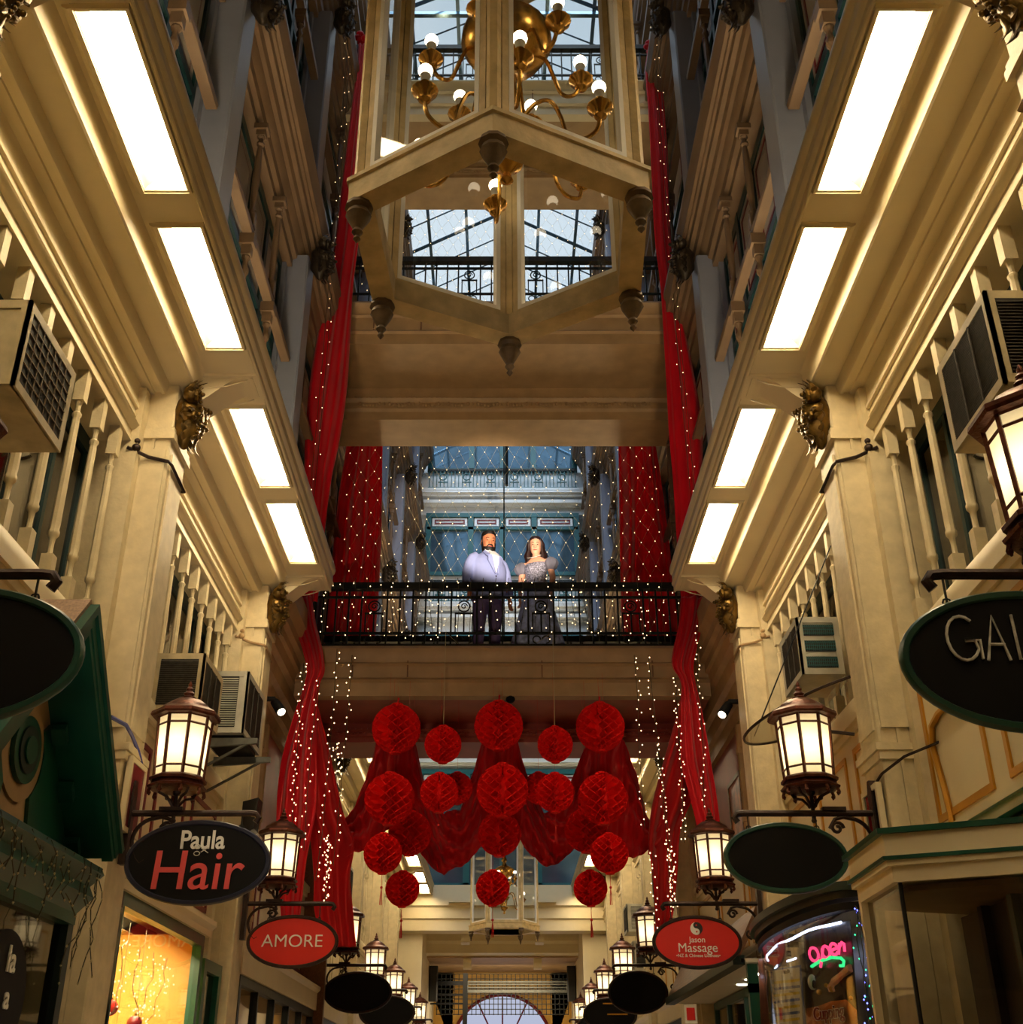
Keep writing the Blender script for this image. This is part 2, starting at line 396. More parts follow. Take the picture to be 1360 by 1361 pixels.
def corbel(mb, s, yc):
    pts = []
    for k in range(19):
        u = k/18
        pts.append((2.02+.50*u, 5.25-.035-.25*(u**1.6)+.03*sin(u*pi*2)))
    pts += [(2.52, 5.25), (2.02, 5.25)]
    mb.prism([(s*a, z) for a, z in pts], 'y', yc-.14, yc+.14)
    mb.box(s*1.98, s*2.54, yc-.17, yc+.17, 5.225, 5.251)
    for yy in (yc-.145, yc+.145):
        cx_, cz = 2.46, 5.16
        mb.tube([(s*(cx_+.055*(1-k/22)*cos(k*.6)), yy, cz+.055*(1-k/22)*sin(k*.6)) for k in range(20)], .007, 5)
        mb.tube([(s*(2.06+.36*u), yy, 5.2-.03*sin(u*pi)-.06*u) for u in [k/8 for k in range(9)]], .006, 5)
for s in (-1, 1):
    for i in range(1, 8):
        y = PY[i]
        t = thing('pilaster', 'cream panelled pilaster with gilded carved capital, %s along the %s side' % (ORD[i], SIDE[s]), 'pilaster', (s*2.8, y, -1.6), 'cream pilasters on the %s side' % SIDE[s])
        mb = MB()
        mb.box(s*2.79, s*3.29, y-.34, y+.34, -1.6, 5.0)
        mb.box(s*2.58, s*2.80, y-.22, y+.22, -1.6, 5.1, ch=.012)
        mb.box(s*2.565, s*2.8, y-.16, y+.16, 2.3, 4.5)              # raised field on the shaft
        mb.box(s*2.55, s*2.8, y-.245, y+.245, 4.60, 4.66); mb.box(s*2.56, s*2.8, y-.235, y+.235, 4.66, 4.70)
        mb.box(s*2.54, s*2.8, y-.25, y+.25, 2.14, 2.19); mb.box(s*2.56, s*2.8, y-.24, y+.24, 2.08, 2.14)
        mb.box(s*2.6, s*2.8, y-.24, y-.23, 2.3, 4.5)
        for yy in (y-.235, y-.225): mb.box(s*2.70, s*2.72, yy, yy+.02, -1.6, 4.6)
        mb.build('shaft', 'cream_worn', t)
        mb = MB(); corbel(mb, s, y); mb.build('scroll_corbel', 'cream', t)
        o = ornament_mesh()
        if s < 0: o.v = [(-a, b, c) for a, b, c in o.v]
        o.v = [(s*2.555 - s*abs(a)*0 + a*1.05, y-.10+b*1.0, 5.16 + c*.92) for a, b, c in o.v]
        if orn0 is None or s not in orn0:
            orn0 = orn0 or {}
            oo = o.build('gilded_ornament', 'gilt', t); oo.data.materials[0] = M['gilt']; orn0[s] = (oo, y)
        else:
            oo = bpy.data.objects.new('gilded_ornament', orn0[s][0].data); COL.objects.link(oo); oo.parent = t
        # conduit ring round the pilaster
        if i < 5:
            mb = MB(); z = 4.42
            mb.tube([(s*2.86, y-.36, z+.03), (s*2.72, y-.26, z), (s*2.565, y-.24, z-.03), (s*2.55, y-.2, z-.04), (s*2.552, y+.2, z-.06), (s*2.7, y+.25, z-.02)], .014, 6)
            mb.ball((s*2.8, y-.33, z+.04), .035, n=8, m=6); mb.ball((s*2.8, y-.33, z+.10), .025, n=8, m=6)
            mb.build('conduit', 'tan' if i % 2 else 'bronze_dark', t)
# upper pilasters
ups = {}
for s in (-1, 1):
    for L, (z0, z1) in enumerate(((5.5, 9.75), (10.5, 14.3), (15.1, 19.0))):
        fl = ('first', 'second', 'third')[L]
        for i in range(0, 8):
            y = PY[i]
            lab = 'pale grey upper pilaster with leaf capital, %s floor above cornice, %s on the %s side' % (fl, ORD[i], SIDE[s])
            if (s, L) not in ups:
                t = thing('upper_pilaster', lab, 'pilaster', (s*2.6, y, z0), 'pale upper pilasters')
                mb = MB(); mb.box(s*2.50, s*2.78, y-.2, y+.2, z0, z1, ch=.02); mb.box(s*2.76, s*3.0, y-.3, y+.3, z0, z1)
                mb.box(s*2.47, s*2.78, y-.22, y+.22, z0, z0+.3)
                mb.build('shaft', 'upper_paint', t)
                o = ornament_mesh()
                if s < 0: o.v = [(-a, b, c) for a, b, c in o.v]
                o.v = [(s*2.42 + a*1.2, y+b*1.3, z1+.36 + c*.95) for a, b, c in o.v]
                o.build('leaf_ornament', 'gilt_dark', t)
                ups[(s, L)] = t
            else:
                copytree(ups[(s, L)], (s*2.6, y, z0), lab)

# ---------------- upper floor window bays ----------------
def turned_post(mb, x, y, z0, z1, r=.045):
    h = z1-z0
    mb.box(x-r, x+r, y-r, y+r, z0, z0+.12*h); mb.box(x-r, x+r, y-r, y+r, z1-.10*h, z1)
    mb.box(x-r*1.5, x+r*1.5, y-r*1.5, y+r*1.5, z1-.05*h, z1)
    pr = [(.6, .12), (.95, .14), (.95, .16), (.55, .18), (.75, .3), (.85, .5), (.7, .74), (.5, .80), (.9, .815), (.9, .835), (.55, .85), (.55, .875), (.95, .89), (.8, .90)]
    mb.lathe([(r*a, z0+h*b) for a, b in pr], (x, y, 0), 8)
wproto = {}
def window_bay(s, y0, y1, z0, z1, label):
    key = (s, round(z1-z0, 2)); W = 3.5; H = z1-z0; sc = (y1-y0)/W
    if key not in wproto:
        mb = MB()
        x = s*2.86
        mb.box(x-.03, x+.05, 0, W, 0, .12); mb.box(x-.03, x+.05, 0, W, H-.12, H)
        zt = H*.66
        cols = [0, W*.25, W*.5, W*.75, W]
        for c in cols: mb.box(x-.04, x+.05, c-.06, c+.06, 0, H)
        mb.box(x-.04, x+.05, 0, W, zt-.05, zt+.05)
        root = mb.build(wname(), 'teal_shaded', world=False); struct(root, label)
        g = MB()
        g.box(x+.0, x+.02, .0, W, .12, zt); g.build('pane', 'glass_dark', root, world=False)
        pb = MB(); ml = MB()
        for a, b in zip(cols, cols[1:]):
            pb.box(x-.01, x+.02, a+.06, b-.06, zt+.05, H-.12)
            ml.frame(min(x-s*.02, x-s*.01), max(x-s*.02, x-s*.01), a+.14, b-.14, zt+.14, H-.22, .035, 'x')
        pb.build('transom_panel', 'panel_pale', root, world=False)
        ml.build('panel_border', 'maroon', root, world=False)
        wproto[key] = root
        root.location = (0, y0, z0); root.scale = (1, sc, 1)
    else:
        r = copytree(wproto[key], (0, y0, z0), label, scale=(1, sc, 1)); r.name = wname()
pproto = {}
def upper_balustrade(s, y0, y1, z0, z1, label):
    key = (s, round(z1-z0, 2)); W = 3.5; H = z1-z0; sc = (y1-y0)/W
    if key not in pproto:
        root = thing('upper_balustrade', label, 'balustrade', (0, y0, z0), 'post and rail screens of the upper floors')
        zr = H*.62; x = s*2.64
        MB().prism([(x-.05, zr), (x+.05, zr), (x+.06, zr+.05), (x+.04, zr+.12), (x-.04, zr+.12), (x-.06, zr+.05)], 'y', 0, W).build('rail', 'cream_shaded', root, world=False)
        for c in (W*.33, W*.67):
            mb = MB(); turned_post(mb, x, c, zr+.12, H, .05); mb.build('post', 'cream_shaded', root, world=False)
            mb = MB(); turned_post(mb, x, c, 0, zr, .05); mb.build('post', 'cream_shaded', root, world=False)
        root.scale = (1, sc, 1); pproto[key] = root
    else:
        copytree(pproto[key], (0, y0, z0), label, scale=(1, sc, 1))
for s in (-1, 1):
    for L, (z0, z1) in enumerate(((5.5, 9.56), (10.5, 14.16), (15.1, 18.86))):
        fl = ('first', 'second', 'third')[L]
        for i in range(8):
            y0, y1 = PY[i]+.31, PY[i+1]-.31
            window_bay(s, y0, y1, z0, z1, 'teal framed window, %s upper floor, %s side' % (fl, SIDE[s]))
            upper_balustrade(s, y0, y1, z0, z1, 'cream turned-post screen on the %s upper floor, %s bay on the %s' % (fl, ORD[i+1], SIDE[s]))

# ---------------- mezzanine balustrades and the windows behind them ----------------
def baluster(mb, x, y, z0, z1):
    r = .038; h = z1-z0
    mb.box(x-r, x+r, y-r, y+r, z0, z0+.20); mb.box(x-r, x+r, y-r, y+r, z1-.24, z1)
    pr = [(.75, z0+.20), (.45, z0+.22), (.45, z0+.28), (.55, z0+.32), (.95, z0+.34), (.98, z0+.37), (.80, z0+.385), (.86, z0+.42), (.80, z0+.7), (.68, z1-.40),
          (.62, z1-.37), (.85, z1-.355), (.85, z1-.335), (.45, z1-.32), (.45, z1-.28), (.7, z1-.24)]
    mb.lathe([(r*a, b) for a, b in pr], (x, y, 0), 8, pi/8)
bproto = None
for s in (-1, 1):
    for i in range(8):
        y0, y1 = PY[i]+.34, PY[i+1]-.34
        if y1-y0 > 4.5:
            continue
        if i == 0: y0 = -.3
        t = thing('balustrade', 'cream turned-post balustrade above the shops, %s bay on the %s side' % (ORD[i+1], SIDE[s]), 'balustrade', (s*2.9, y0, 2.82), 'mezzanine balustrades')
        MB().prism([(s*2.80, 2.80), (s*2.80, 2.86), (s*2.84, 2.92), (s*2.97, 2.92), (s*2.97, 2.80)], 'y', y0, y1).build('bottom_rail', 'cream', t)
        n = max(2, round((y1-y0)/.36))
        for k in range(n):
            yy = y0 + (k+.5)*(y1-y0)/n
            if bproto is None:
                mb = MB(); baluster(mb, 0, 0, 0, 1.60); b = mb.build('baluster', 'cream_worn', t, world=False); bproto = b
            else:
                b = bproto.copy(); COL.objects.link(b); b.parent = t
            b.location = (0, yy-y0, .10)
        # windows behind
        mb = MB(); nn = 6
        for k in range(nn+1):
            yy = y0 + k*(y1-y0)/nn
            mb.box(s*3.16, s*3.20, yy-.025, yy+.025, 2.6, 4.7)
        mb.box(s*3.15, s*3.21, y0, y1, 2.6, 2.95); mb.box(s*3.15, s*3.21, y0, y1, 4.4, 4.6)
        w = mb.build(wname(), 'teal_shaded'); struct(w, 'teal mullioned window behind the %s balustrade on the %s' % (ORD[i+1], SIDE[s]))
        MB().box(s*3.18, s*3.19, y0, y1, 2.6, 4.6).build('pane', 'pane_dark', w)
        cur = MB()
        for k in range(nn):
            if (k+i) % 2 == 0:
                ya = y0 + k*(y1-y0)/nn; 
                cur.grid(lambda u, v: (s*(3.24+.012*sin(u*40)), ya+.04+u*(y1-y0)/nn*.8, 2.7+v*1.8), 24, 1)
        if cur.v: struct(cur.build(wname()+'_curtain', 'ac_dirt'))
# ledge and frieze under the balustrades
for s in (-1, 1):
    for i in range(8):
        y0, y1 = PY[i]+.22, PY[i+1]-.22
        if i == 0: y0 = -.3
        mb = MB()
        mb.box(s*2.86, s*3.28, y0, y1, 1.44, 2.80)
        mb.box(s*2.80, s*2.9, y0, y1, 2.72, 2.80); mb.box(s*2.83, s*2.9, y0, y1, 2.66, 2.72)
        mb.box(s*2.80, s*2.9, y0, y1, 1.44, 1.50); mb.box(s*2.77, s*2.9, y0, y1, 1.50, 1.54)
        n = 3; w = (y1-y0)/n
        struct(mb.build(tname(), 'cream'), 'cream frieze over the shop front')
        mo = MB()
        for k in range(n):
            a, b = y0+k*w+.12, y0+(k+1)*w-.12
            mo.frame(min(s*2.845, s*2.865), max(s*2.845, s*2.865), a, b, 1.62, 2.56, .045, 'x')
        struct(mo.build(tname(), 'maroon' if s < 0 and i in (2, 3) else ('gold_paint' if s > 0 else 'cream_worn')), 'panel moulding on the frieze')

# ---------------- footbridges ----------------
BY0, BY1 = 13.9, 16.0
def bridge(zt, zb, fz, label, m, frieze):
    t = thing('footbridge', label, 'bridge', (0, BY0, zb))
    mb = MB(); h = zt-zb
    mb.prism([(BY0-.04, zt-.02), (BY0-.06, zt-.06), (BY0, zt-.12), (BY0+.02, zt-.22), (BY0-.005, zt-.24), (BY0+.03, zt-.27), (BY0+.05, zb+.24), (BY0+.01, zb+.20), (BY0+.05, zb+.17), (BY0+.06, zb),
              (BY0+.22, zb), (BY0+.22, zt-.02)], 'x', -2.62, 2.62)
    mb.build('front_fascia', m, t)
    MB().box(-2.62, 2.62, BY0+.2, BY1, zb+.005, zt-.01).build('deck', frieze, t)
    mb = MB()
    mb.prism([(15.15, zb+.05), (15.15, zb-.18*fz), (15.10, zb-.2*fz), (15.12, zb-.24*fz), (15.15, zb-.26*fz), (15.15, zb-.36*fz), (15.19, zb-.40*fz), (15.19, zb-.54*fz), (16.0, zb-.54*fz), (16.0, zb+.05)], 'x', -2.62, 2.62)
    for k in range(60):
        x = -2.3+k*4.6/59; mb.box(x-.02, x+.02, 15.11, 15.16, zb-.19*fz, zb-.15*fz)
    mb.build('rear_beam', frieze, t)
    mb = MB()
    for k in range(10):     # carved swags
        x = -2.05+k*4.1/9
        for j in range(7):
            a = (j-3)/3; mb.ball((x+a*.15, 15.145, zb-.31*fz+.03*a*a*fz), .03, .025, .035*fz, 7, 5)
        mb.ball((x+.22, 15.145, zb-.28*fz), .02, .02, .03, 6, 4)
    mb.build('carved_swags', frieze, t)
    for xx in (-1.9, -1.2, .5, 1.9): MB().box(xx-.008, xx+.008, BY0+.015, BY0+.04, zb+.24, zt-.14).build('fascia_joint', 'wood_brown', t)
    return t
bridge(5.2, 4.55, .45, 'lower footbridge with brown timber fascia that the couple stand on', 'tan', 'red_wall')
bridge(10.63, 9.91, 1., 'middle footbridge with carved frieze overhead above the couple', 'tan', 'tan')
bridge(15.2, 14.5, .4, 'highest footbridge crossing the atrium, seen through the lantern', 'cream', 'tan')
def railing(y, z, label, grp, hi=.88, full=True):
    t = thing('iron_railing', label, 'railing', (0, y, z), grp)
    MB().box(-2.6, 2.6, y-.05, y+.05, z+hi-.09, z+hi, ch=.02).build('handrail', 'iron', t)
    mb = MB(); mb.box(-2.6, 2.6, y-.015, y+.015, z+hi-.21, z+hi-.18); mb.build('upper_bar', 'iron', t)
    mb = MB(); mb.box(-2.6, 2.6, y-.015, y+.015, z+.17, z+.20); mb.box(-2.6, 2.6, y-.03, y+.03, z, z+.03); mb.build('lower_bar', 'iron', t)
    N = 31; mot = [5, 12, 18, 25]
    for k in range(N):
        x = -2.5+k*5.0/(N-1)
        if k in mot: continue
        MB().box(x-.011, x+.011, y-.011, y+.011, z, z+hi-.09).build('baluster', 'iron', t)
    for k in mot:
        x = -2.5+k*5.0/(N-1); mb = MB()
        for zz in (z+hi-.32,):
            mb.tube([(x+.075*cos(a), y, zz+.075*sin(a)) for a in [2*pi*j/16 for j in range(17)]], .010, 5)
            mb.tube([(x+.045*(1-j/18)*cos(j*.6), y, zz+.045*(1-j/18)*sin(j*.6)) for j in range(14)], .008, 5)
        mb.box(x-.12, x+.12, y-.01, y+.01, z+hi-.43, z+hi-.41)
        mb.box(x-.01, x+.01, y-.01, y+.01, z+.2, z+hi-.42)
        for sg in (-1, 1):
            mb.tube([(x+sg*(.01+.05*(1-cos(a))), y, z+.10+.05*sin(a)) for a in [pi*j/8*1.5 for j in range(9)]], .009, 5)
            mb.box(x+sg*.11-.008, x+sg*.11+.008, y-.008, y+.008, z+.2, z+hi-.42)
        mb.build('scroll_motif', 'iron', t)
railing(13.95, 5.2, 'black iron railing directly in front of the couple', 'footbridge railings')
railing(15.9, 5.2, 'black iron railing behind the couple', 'footbridge railings')
railing(13.95, 10.63, 'iron railing of the middle footbridge, seen through the lantern base', 'footbridge railings', .86)
railing(13.95, 15.2, 'iron railing of the highest footbridge near the top of the picture', 'footbridge railings', .86)

# ---------------- skylight roof ----------------
ZE, ZR = 20.4, 22.2
for s in (-1, 1):
    mb = MB(); mb.box(s*2.9, s*3.6, 9.5, 34.6, 20.3, 20.6); struct(mb.build(tname(), 'upper_paint'))
    g = MB(); g.quad((s*3.0, 9.5, ZE+.1), (s*3.0, 34.6, ZE+.1), (0, 34.6, ZR), (0, 9.5, ZR))
    w = g.build(wname(), 'pane_sky', smooth=False); struct(w, 'sloping glass of the skylight roof')
    mb = MB()
    for k in range(27):
        y = 9.5+k*25.1/26
        r = .06 if k % 4 == 0 else .025
        mb.tube([(s*3.0, y, ZE+.06), (0, y, ZR-.04)], r, 4)
    for u in (.33, .66): mb.box(s*3.0*u-.04, s*3.0*u+.04, 9.5, 34.6, ZE+.1+(ZR-ZE-.1)*(1-u)-.08, ZE+.1+(ZR-ZE-.1)*(1-u))
    mb.build('glazing_bar', 'glass_blue', w)
mb = MB(); mb.box(-.07, .07, 9.5, 34.6, ZR-.12, ZR); struct(mb.build(tname(), 'glass_blue'), 'ridge bar')
mb = MB()
for y in (12, 17, 22, 27, 32): mb.box(-3, 3, y-.05, y+.05, 20.5, 20.58); mb.box(-.03, .03, y-.03, y+.03, 20.5, 22.1)
struct(mb.build(tname(), 'glass_blue'), 'roof tie beams')
struct(MB().prism([(-3.6, 20.4), (3.6, 20.4), (3.6, 20.9), (0, 22.4), (-3.6, 20.9)], 'y', 9.3, 9.5).build('wall_roof_gable', 'tan'))

# ---------------- end facade at y = 34.3 ----------------
YE = 34.3
mb = MB()
for (z0, z1) in ((5.1, 5.5), (8.9, 10.7), (13.2, 15.25), (17.5, 19.1), (20.9, 22.3)): mb.box(-3.3, 3.3, YE+.1, YE+.4, z0, z1)
mb.box(-3.6, 3.6, YE+.5, YE+.6, 5.1, 22.4)
struct(mb.build('wall_end', 'end_paint'))
for (z0, z1, zm) in ((5.5, 8.9, .72), (10.7, 13.2, .72), (15.25, 17.5, .76), (19.1, 20.9, .99)):
    mb = MB(); H = z1-z0; zt = z0+H*zm
    cols = [-2.45, -1.05, 0, 1.05, 2.45]
    for c in cols: mb.box(c-.09, c+.09, YE-.02, YE+.14, z0, z1)
    mb.box(-2.5, 2.5, YE-.02, YE+.14, z0, z0+.12); mb.box(-2.5, 2.5, YE-.03, YE+.14, z1-.14, z1)
    if zm < .9: mb.box(-2.5, 2.5, YE-.02, YE+.14, zt-.06, zt+.04)
    w = mb.build(wname(), 'teal'); struct(w, 'teal framed window in the far end facade')
    MB().box(-2.45, 2.45, YE+.08, YE+.1, z0, zt).build('pane', 'glass_blue', w)
    if zm < .9:
        pb = MB(); ml = MB()
        for a, b in zip(cols, cols[1:]):
            pb.box(a+.12, b-.12, YE+.02, YE+.08, zt+.08, z1-.16)
            ml.frame(a+.2, b-.2, YE+.0, YE+.03, zt+.15, z1-.23, .045, 'y')
        pb.build('transom_panel', 'end_paint', w); ml.build('panel_border', 'maroon', w)
for z in (9.5, 14.15, 18.25):
    mb = MB()
    for k, (dz, d) in enumerate(((-.5, .0), (-.42, .1), (-.2, .16), (-.1, .24))): mb.box(-2.7, 2.7, YE-d-.05, YE+.12, z+dz, z+dz+.12)
    mb.box(-2.7, 2.7, YE-.3, YE+.12, z-.02, z+.06)
    struct(mb.build(tname(), 'end_paint'), 'pale string course on the far end facade')
    t = thing('balconette_railing', 'teal iron railing on the far facade, %s one' % {9.5: 'lowest', 14.15: 'middle', 18.25: 'uppermost'}[z], 'railing', (0, YE-.2, z+.06), 'railings of the far facade')
    mb = MB(); mb.box(-2.5, 2.5, YE-.26, YE-.18, z+.74, z+.82); mb.build('handrail', 'iron', t)
    mb = MB(); mb.box(-2.5, 2.5, YE-.24, YE-.2, z+.08, z+.12); mb.build('bottom_bar', 'teal', t)
    for k in range(41):
        x = -2.45+k*4.9/40; MB().box(x-.014, x+.014, YE-.235, YE-.205, z+.06, z+.75).build('baluster', 'teal', t)
    for k in range(6):
        x = -2.0+k*.8; mb = MB()
        mb.tube([(x+.12*cos(a), YE-.25, z+.5+.12*sin(a)) for a in [2*pi*j/12 for j in range(13)]], .022, 5)
        mb.box(x-.16, x+.16, YE-.26, YE-.23, z+.28, z+.32); mb.build('ring_motif', 'teal', t)
# low end: cross beams, passage and grille
mb = MB()
mb.prism([(33.9, 5.5), (33.9, 4.95), (33.98, 4.9), (34.0, 4.62), (34.06, 4.58), (34.1, 4.3), (34.4, 4.25), (34.4, 5.5)], 'x', -3.3, 3.3)
mb.box(-3.3, 3.3, 34.4, 36.6, 4.7, 5.1)
mb.prism([(36.2, 4.7), (36.2, 4.28), (36.28, 4.2), (36.3, 3.95), (36.6, 3.9), (36.6, 4.7)], 'x', -3.3, 3.3)
struct(mb.build(tname(), 'cream'), 'cream cross beams closing the far end of the atrium')
mb = MB()
for x in (-1.05, 1.05):
    for y in (34.5, 36.65):
        mb.prism([(y, 4.68 if y < 35 else 3.9), (y, 4.4 if y < 35 else 3.72), (y+.1, 4.05 if y < 35 else 3.6), (y+.3, 4.0 if y < 35 else 3.55), (y+.3, 4.68 if y < 35 else 3.9)], 'x', x-.12, x+.12)
for x in (-1.2, 1.2): mb.box(x-.3, x+.3, 33.8, 34.0, 5.02, 5.2)
struct(mb.build(tname(), 'cream'), 'brackets under the end beams')
mb = MB(); mb.box(-3.3, 3.3, 36.6, 42, 3.85, 4.1)
struct(mb.build('ceiling_passage', 'tan'))
for s in (-1, 1):
    mb = MB(); mb.box(s*2.25, s*3.6, 34.4, 42, -1.6, 4.7); struct(mb.build('wall_passage_'+SIDE[s], 'cream'))
# far wall with arched window
R, cz = 1.62, 1.55; n = 24
mb = MB(); pts = []
for k in range(n):
    a0, a1 = pi*k/n, pi*(k+1)/n
    mb.add([(R*cos(a0), 41, cz+R*sin(a0)), (R*cos(a1), 41, cz+R*sin(a1)), (R*1.6*cos(a1)*1.0, 41, 4.0), (R*1.6*cos(a0), 41, 4.0)], [(0, 1, 2, 3)])
mb.box(-3, -R, 41, 41.2, -1.6, 4.0); mb.box(R, 3, 41, 41.2, -1.6, 4.0)
struct(mb.build('wall_far', 'gold_wall', smooth=False))
mb = MB(); mb.tube([(R*cos(pi*k/24), 40.95, cz+R*sin(pi*k/24)) for k in range(25)], .06, 6)
for a in (60, 90, 120): mb.tube([(0, 40.97, cz-.2), (R*cos(radians(a)), 40.97, cz+R*sin(radians(a)))], .025, 4)
mb.tube([(-R, 40.97, cz+.55), (R, 40.97, cz+.55)], .03, 4); mb.tube([(-R, 40.97, cz+.25), (R, 40.97, cz+.25)], .03, 4)
w = mb.build(wname(), 'maroon'); struct(w, 'arched fanlight at the far end')
MB().box(-R, R, 41.3, 41.32, -1.5, 3.3).build('daylit_pane', 'window_day', w)
t = thing('roller_grille', 'dark lattice security grille across the passage at the far end', 'grille', (0, 40, 2))
mb = MB()
for k in range(31): x = -2.1+k*.14; mb.box(x-.012, x+.012, 39.98, 40.02, 2.5, 3.72)
for k in range(9): z = 2.52+k*.15; mb.box(-2.1, 2.1, 39.98, 40.02, z-.012, z+.012)
mb.build('lattice', 'iron', t)
MB().frame(-1.15, 2.1, 39.9, 39.95, 3.15, 3.5, .05, 'y').build('shutter_box_frame', 'galv', t)
mb = MB(); 
for k in range(3): mb.box(-1.1, 2.05, 39.9, 39.94, 3.2+k*.09, 3.235+k*.09)
mb.build('shutter_slats', 'galv', t)
t = thing('gate_post', 'black square gate post left of the arched fanlight', 'post', (-1.15, 38.5, -1.6))
mb = MB(); mb.box(-1.22, -1.08, 38.4, 38.54, -1.6, 3.6); mb.build('post', 'black', t)
mb = MB(); 
for z in (3.25, 2.95, 2.7): mb.box(-2.22, -1.15, 38.44, 38.5, z, z+(.12 if z > 3.2 else .05))
mb.build('cross_bar', 'black', t)
for s, nm in ((-1, 'left'), (1, 'right')):
    tag(MB().box(s*1.98, s*2.24, 37.8, 38.1, 2.75, 3.75, ch=.03).build('loudspeaker', 'speaker'), 'black box loudspeaker on the %s wall of the far passage' % nm, 'speaker')
# ---------------- street lanterns and hanging signs on the pilasters ----------------
def lantern_parts(root):
    n = 8; ph = pi/8
    def oct_(r, z): return [(r*cos(2*pi*i/n+ph), r*sin(2*pi*i/n+ph), z) for i in range(n)]
    mb = MB()
    mb.rings([oct_(.172, .195), oct_(.195, .19), oct_(.198, .21), oct_(.185, .222), oct_(.17, .23)])
    mb.rings([oct_(.13, .12), oct_(.20, .135), oct_(.205, .15), oct_(.185, .165), oct_(.172, .20)])
    for i in range(n):
        a = 2*pi*i/n+ph; c_, s_ = cos(a), sin(a)
        mb.tube([(.165*c_, .165*s_, .21), (.185*c_, .185*s_, .69)], .0125, 4)
        b = 2*pi*(i+1)/n+ph
        for z, r in ((.29, .169), (.62, .182), (.685, .186)):
            mb.tube([(r*c_, r*s_, z), (r*cos(b), r*sin(b), z)], .009, 4)
        mb.tube([(.175*c_, .175*s_, .15), (.19*c_, .19*s_, .10), (.18*c_, .18*s_, .075)], [.012, .012, .006], 5)
        mb.ball((.185*c_, .185*s_, .095), .016, n=6, m=4)
    mb.build('cage', 'bronze', root, world=False)
    mb = MB()
    mb.rings([oct_(.235, .685), oct_(.245, .70), oct_(.24, .725), oct_(.20, .75), oct_(.175, .765), oct_(.165, .785), oct_(.10, .835), oct_(.05, .85)])
    mb.lathe([(.05, .845), (.055, .86), (.03, .875), (.04, .895), (.02, .92), (.026, .935), (.012, .955), (.015, .97), (.004, 1.0)], n=10)
    mb.build('roof', 'bronze', root, world=False)
    mb = MB()
    for i in range(n):
        a, b = 2*pi*i/n+ph, 2*pi*(i+1)/n+ph
        mb.quad((.160*cos(a), .160*sin(a), .20), (.160*cos(b), .160*sin(b), .20), (.180*cos(b), .180*sin(b), .70), (.180*cos(a), .180*sin(a), .70))
    mb.build('frosted_glass', 'frosted', root, world=False, smooth=False)
    MB().ball((0, 0, .45), .04, .04, .07, 10, 8).build('bulb', 'bulb_hot', root, world=False)
    mb = MB()
    for i in range(4):
        a = pi/2*i+pi/4
        mb.tube([(.15*cos(a), .15*sin(a), .13), (.13*cos(a), .13*sin(a), .09), (.07*cos(a), .07*sin(a), .07), (.03*cos(a), .03*sin(a), .02), (.02*cos(a), .02*sin(a), 0)], .011, 5)
    mb.tube([(0, 0, -.09), (0, 0, .13)], .014, 6); mb.ball((0, 0, .115), .03, n=8, m=6); mb.ball((0, 0, -.10), .02, n=6, m=4)
    mb.build('scroll_cradle', 'bronze_dark', root, world=False)
lproto = []
def lamp(s, y, label, x=None):
    if x is None: x = s*(2.24 if s < 0 else 2.12)
    if not lproto:
        t = thing('wall_lantern', label, 'lantern', (x, y, 1.80), 'octagonal bronze lanterns on the pilasters'); lantern_parts(t)
        t.scale = (1.0, 1.0, .9); lproto.append(t)
    else: copytree(lproto[0], (x, y, 1.80), label)
def arm(s, y, label):
    t = thing('sign_bracket', label, 'bracket', (s*2.55, y, 1.74), 'iron brackets carrying lanterns and signs')
    L = 1.60 if s > 0 else 1.68
    mb = MB(); mb.tube([(s*2.53, y, 1.76), (s*(L+.04), y, 1.76), (s*L, y, 1.755), (s*(L-.02), y, 1.73), (s*L, y, 1.70)], .022, 8)
    mb.box(s*2.18, s*2.34, y-.03, y+.03, 1.775, 1.80); mb.build('arm', 'bronze_dark', t)
    mb = MB(); mb.prism([(y-.035, 1.42), (y+.035, 1.42), (y+.04, 1.55), (y+.03, 1.66), (y+.045, 1.9), (y+.02, 1.98), (y-.02, 1.98), (y-.045, 1.9), (y-.03, 1.66), (y-.04, 1.55)], 'x', s*2.52, s*2.565)
    mb.build('wall_plate', 'bronze_dark', t)
    mb = MB()
    pts = [(s*(2.34+.16*sin(a)*1.0), y, 1.58+.15*cos(a)-.0) for a in [k*.2 for k in range(0, 10)]]
    mb.tube([(s*2.22, y, 1.66), (s*2.26, y, 1.72), (s*2.32, y, 1.735)]+pts[2:]+[(s*2.46, y, 1.46), (s*2.43, y, 1.43), (s*2.40, y, 1.45)], .014, 6)
    mb.tube([(s*(2.27+.045*(1-k/20)*cos(k*.55)), y, 1.66+.045*(1-k/20)*sin(k*.55)) for k in range(16)], .012, 6)
    mb.tube([(s*(2.42+.04*(1-k/20)*cos(k*.55)), y, 1.47+.04*(1-k/20)*sin(k*.55)) for k in range(16)], .012, 6)
    mb.build('scroll', 'bronze_dark', t)
    return t
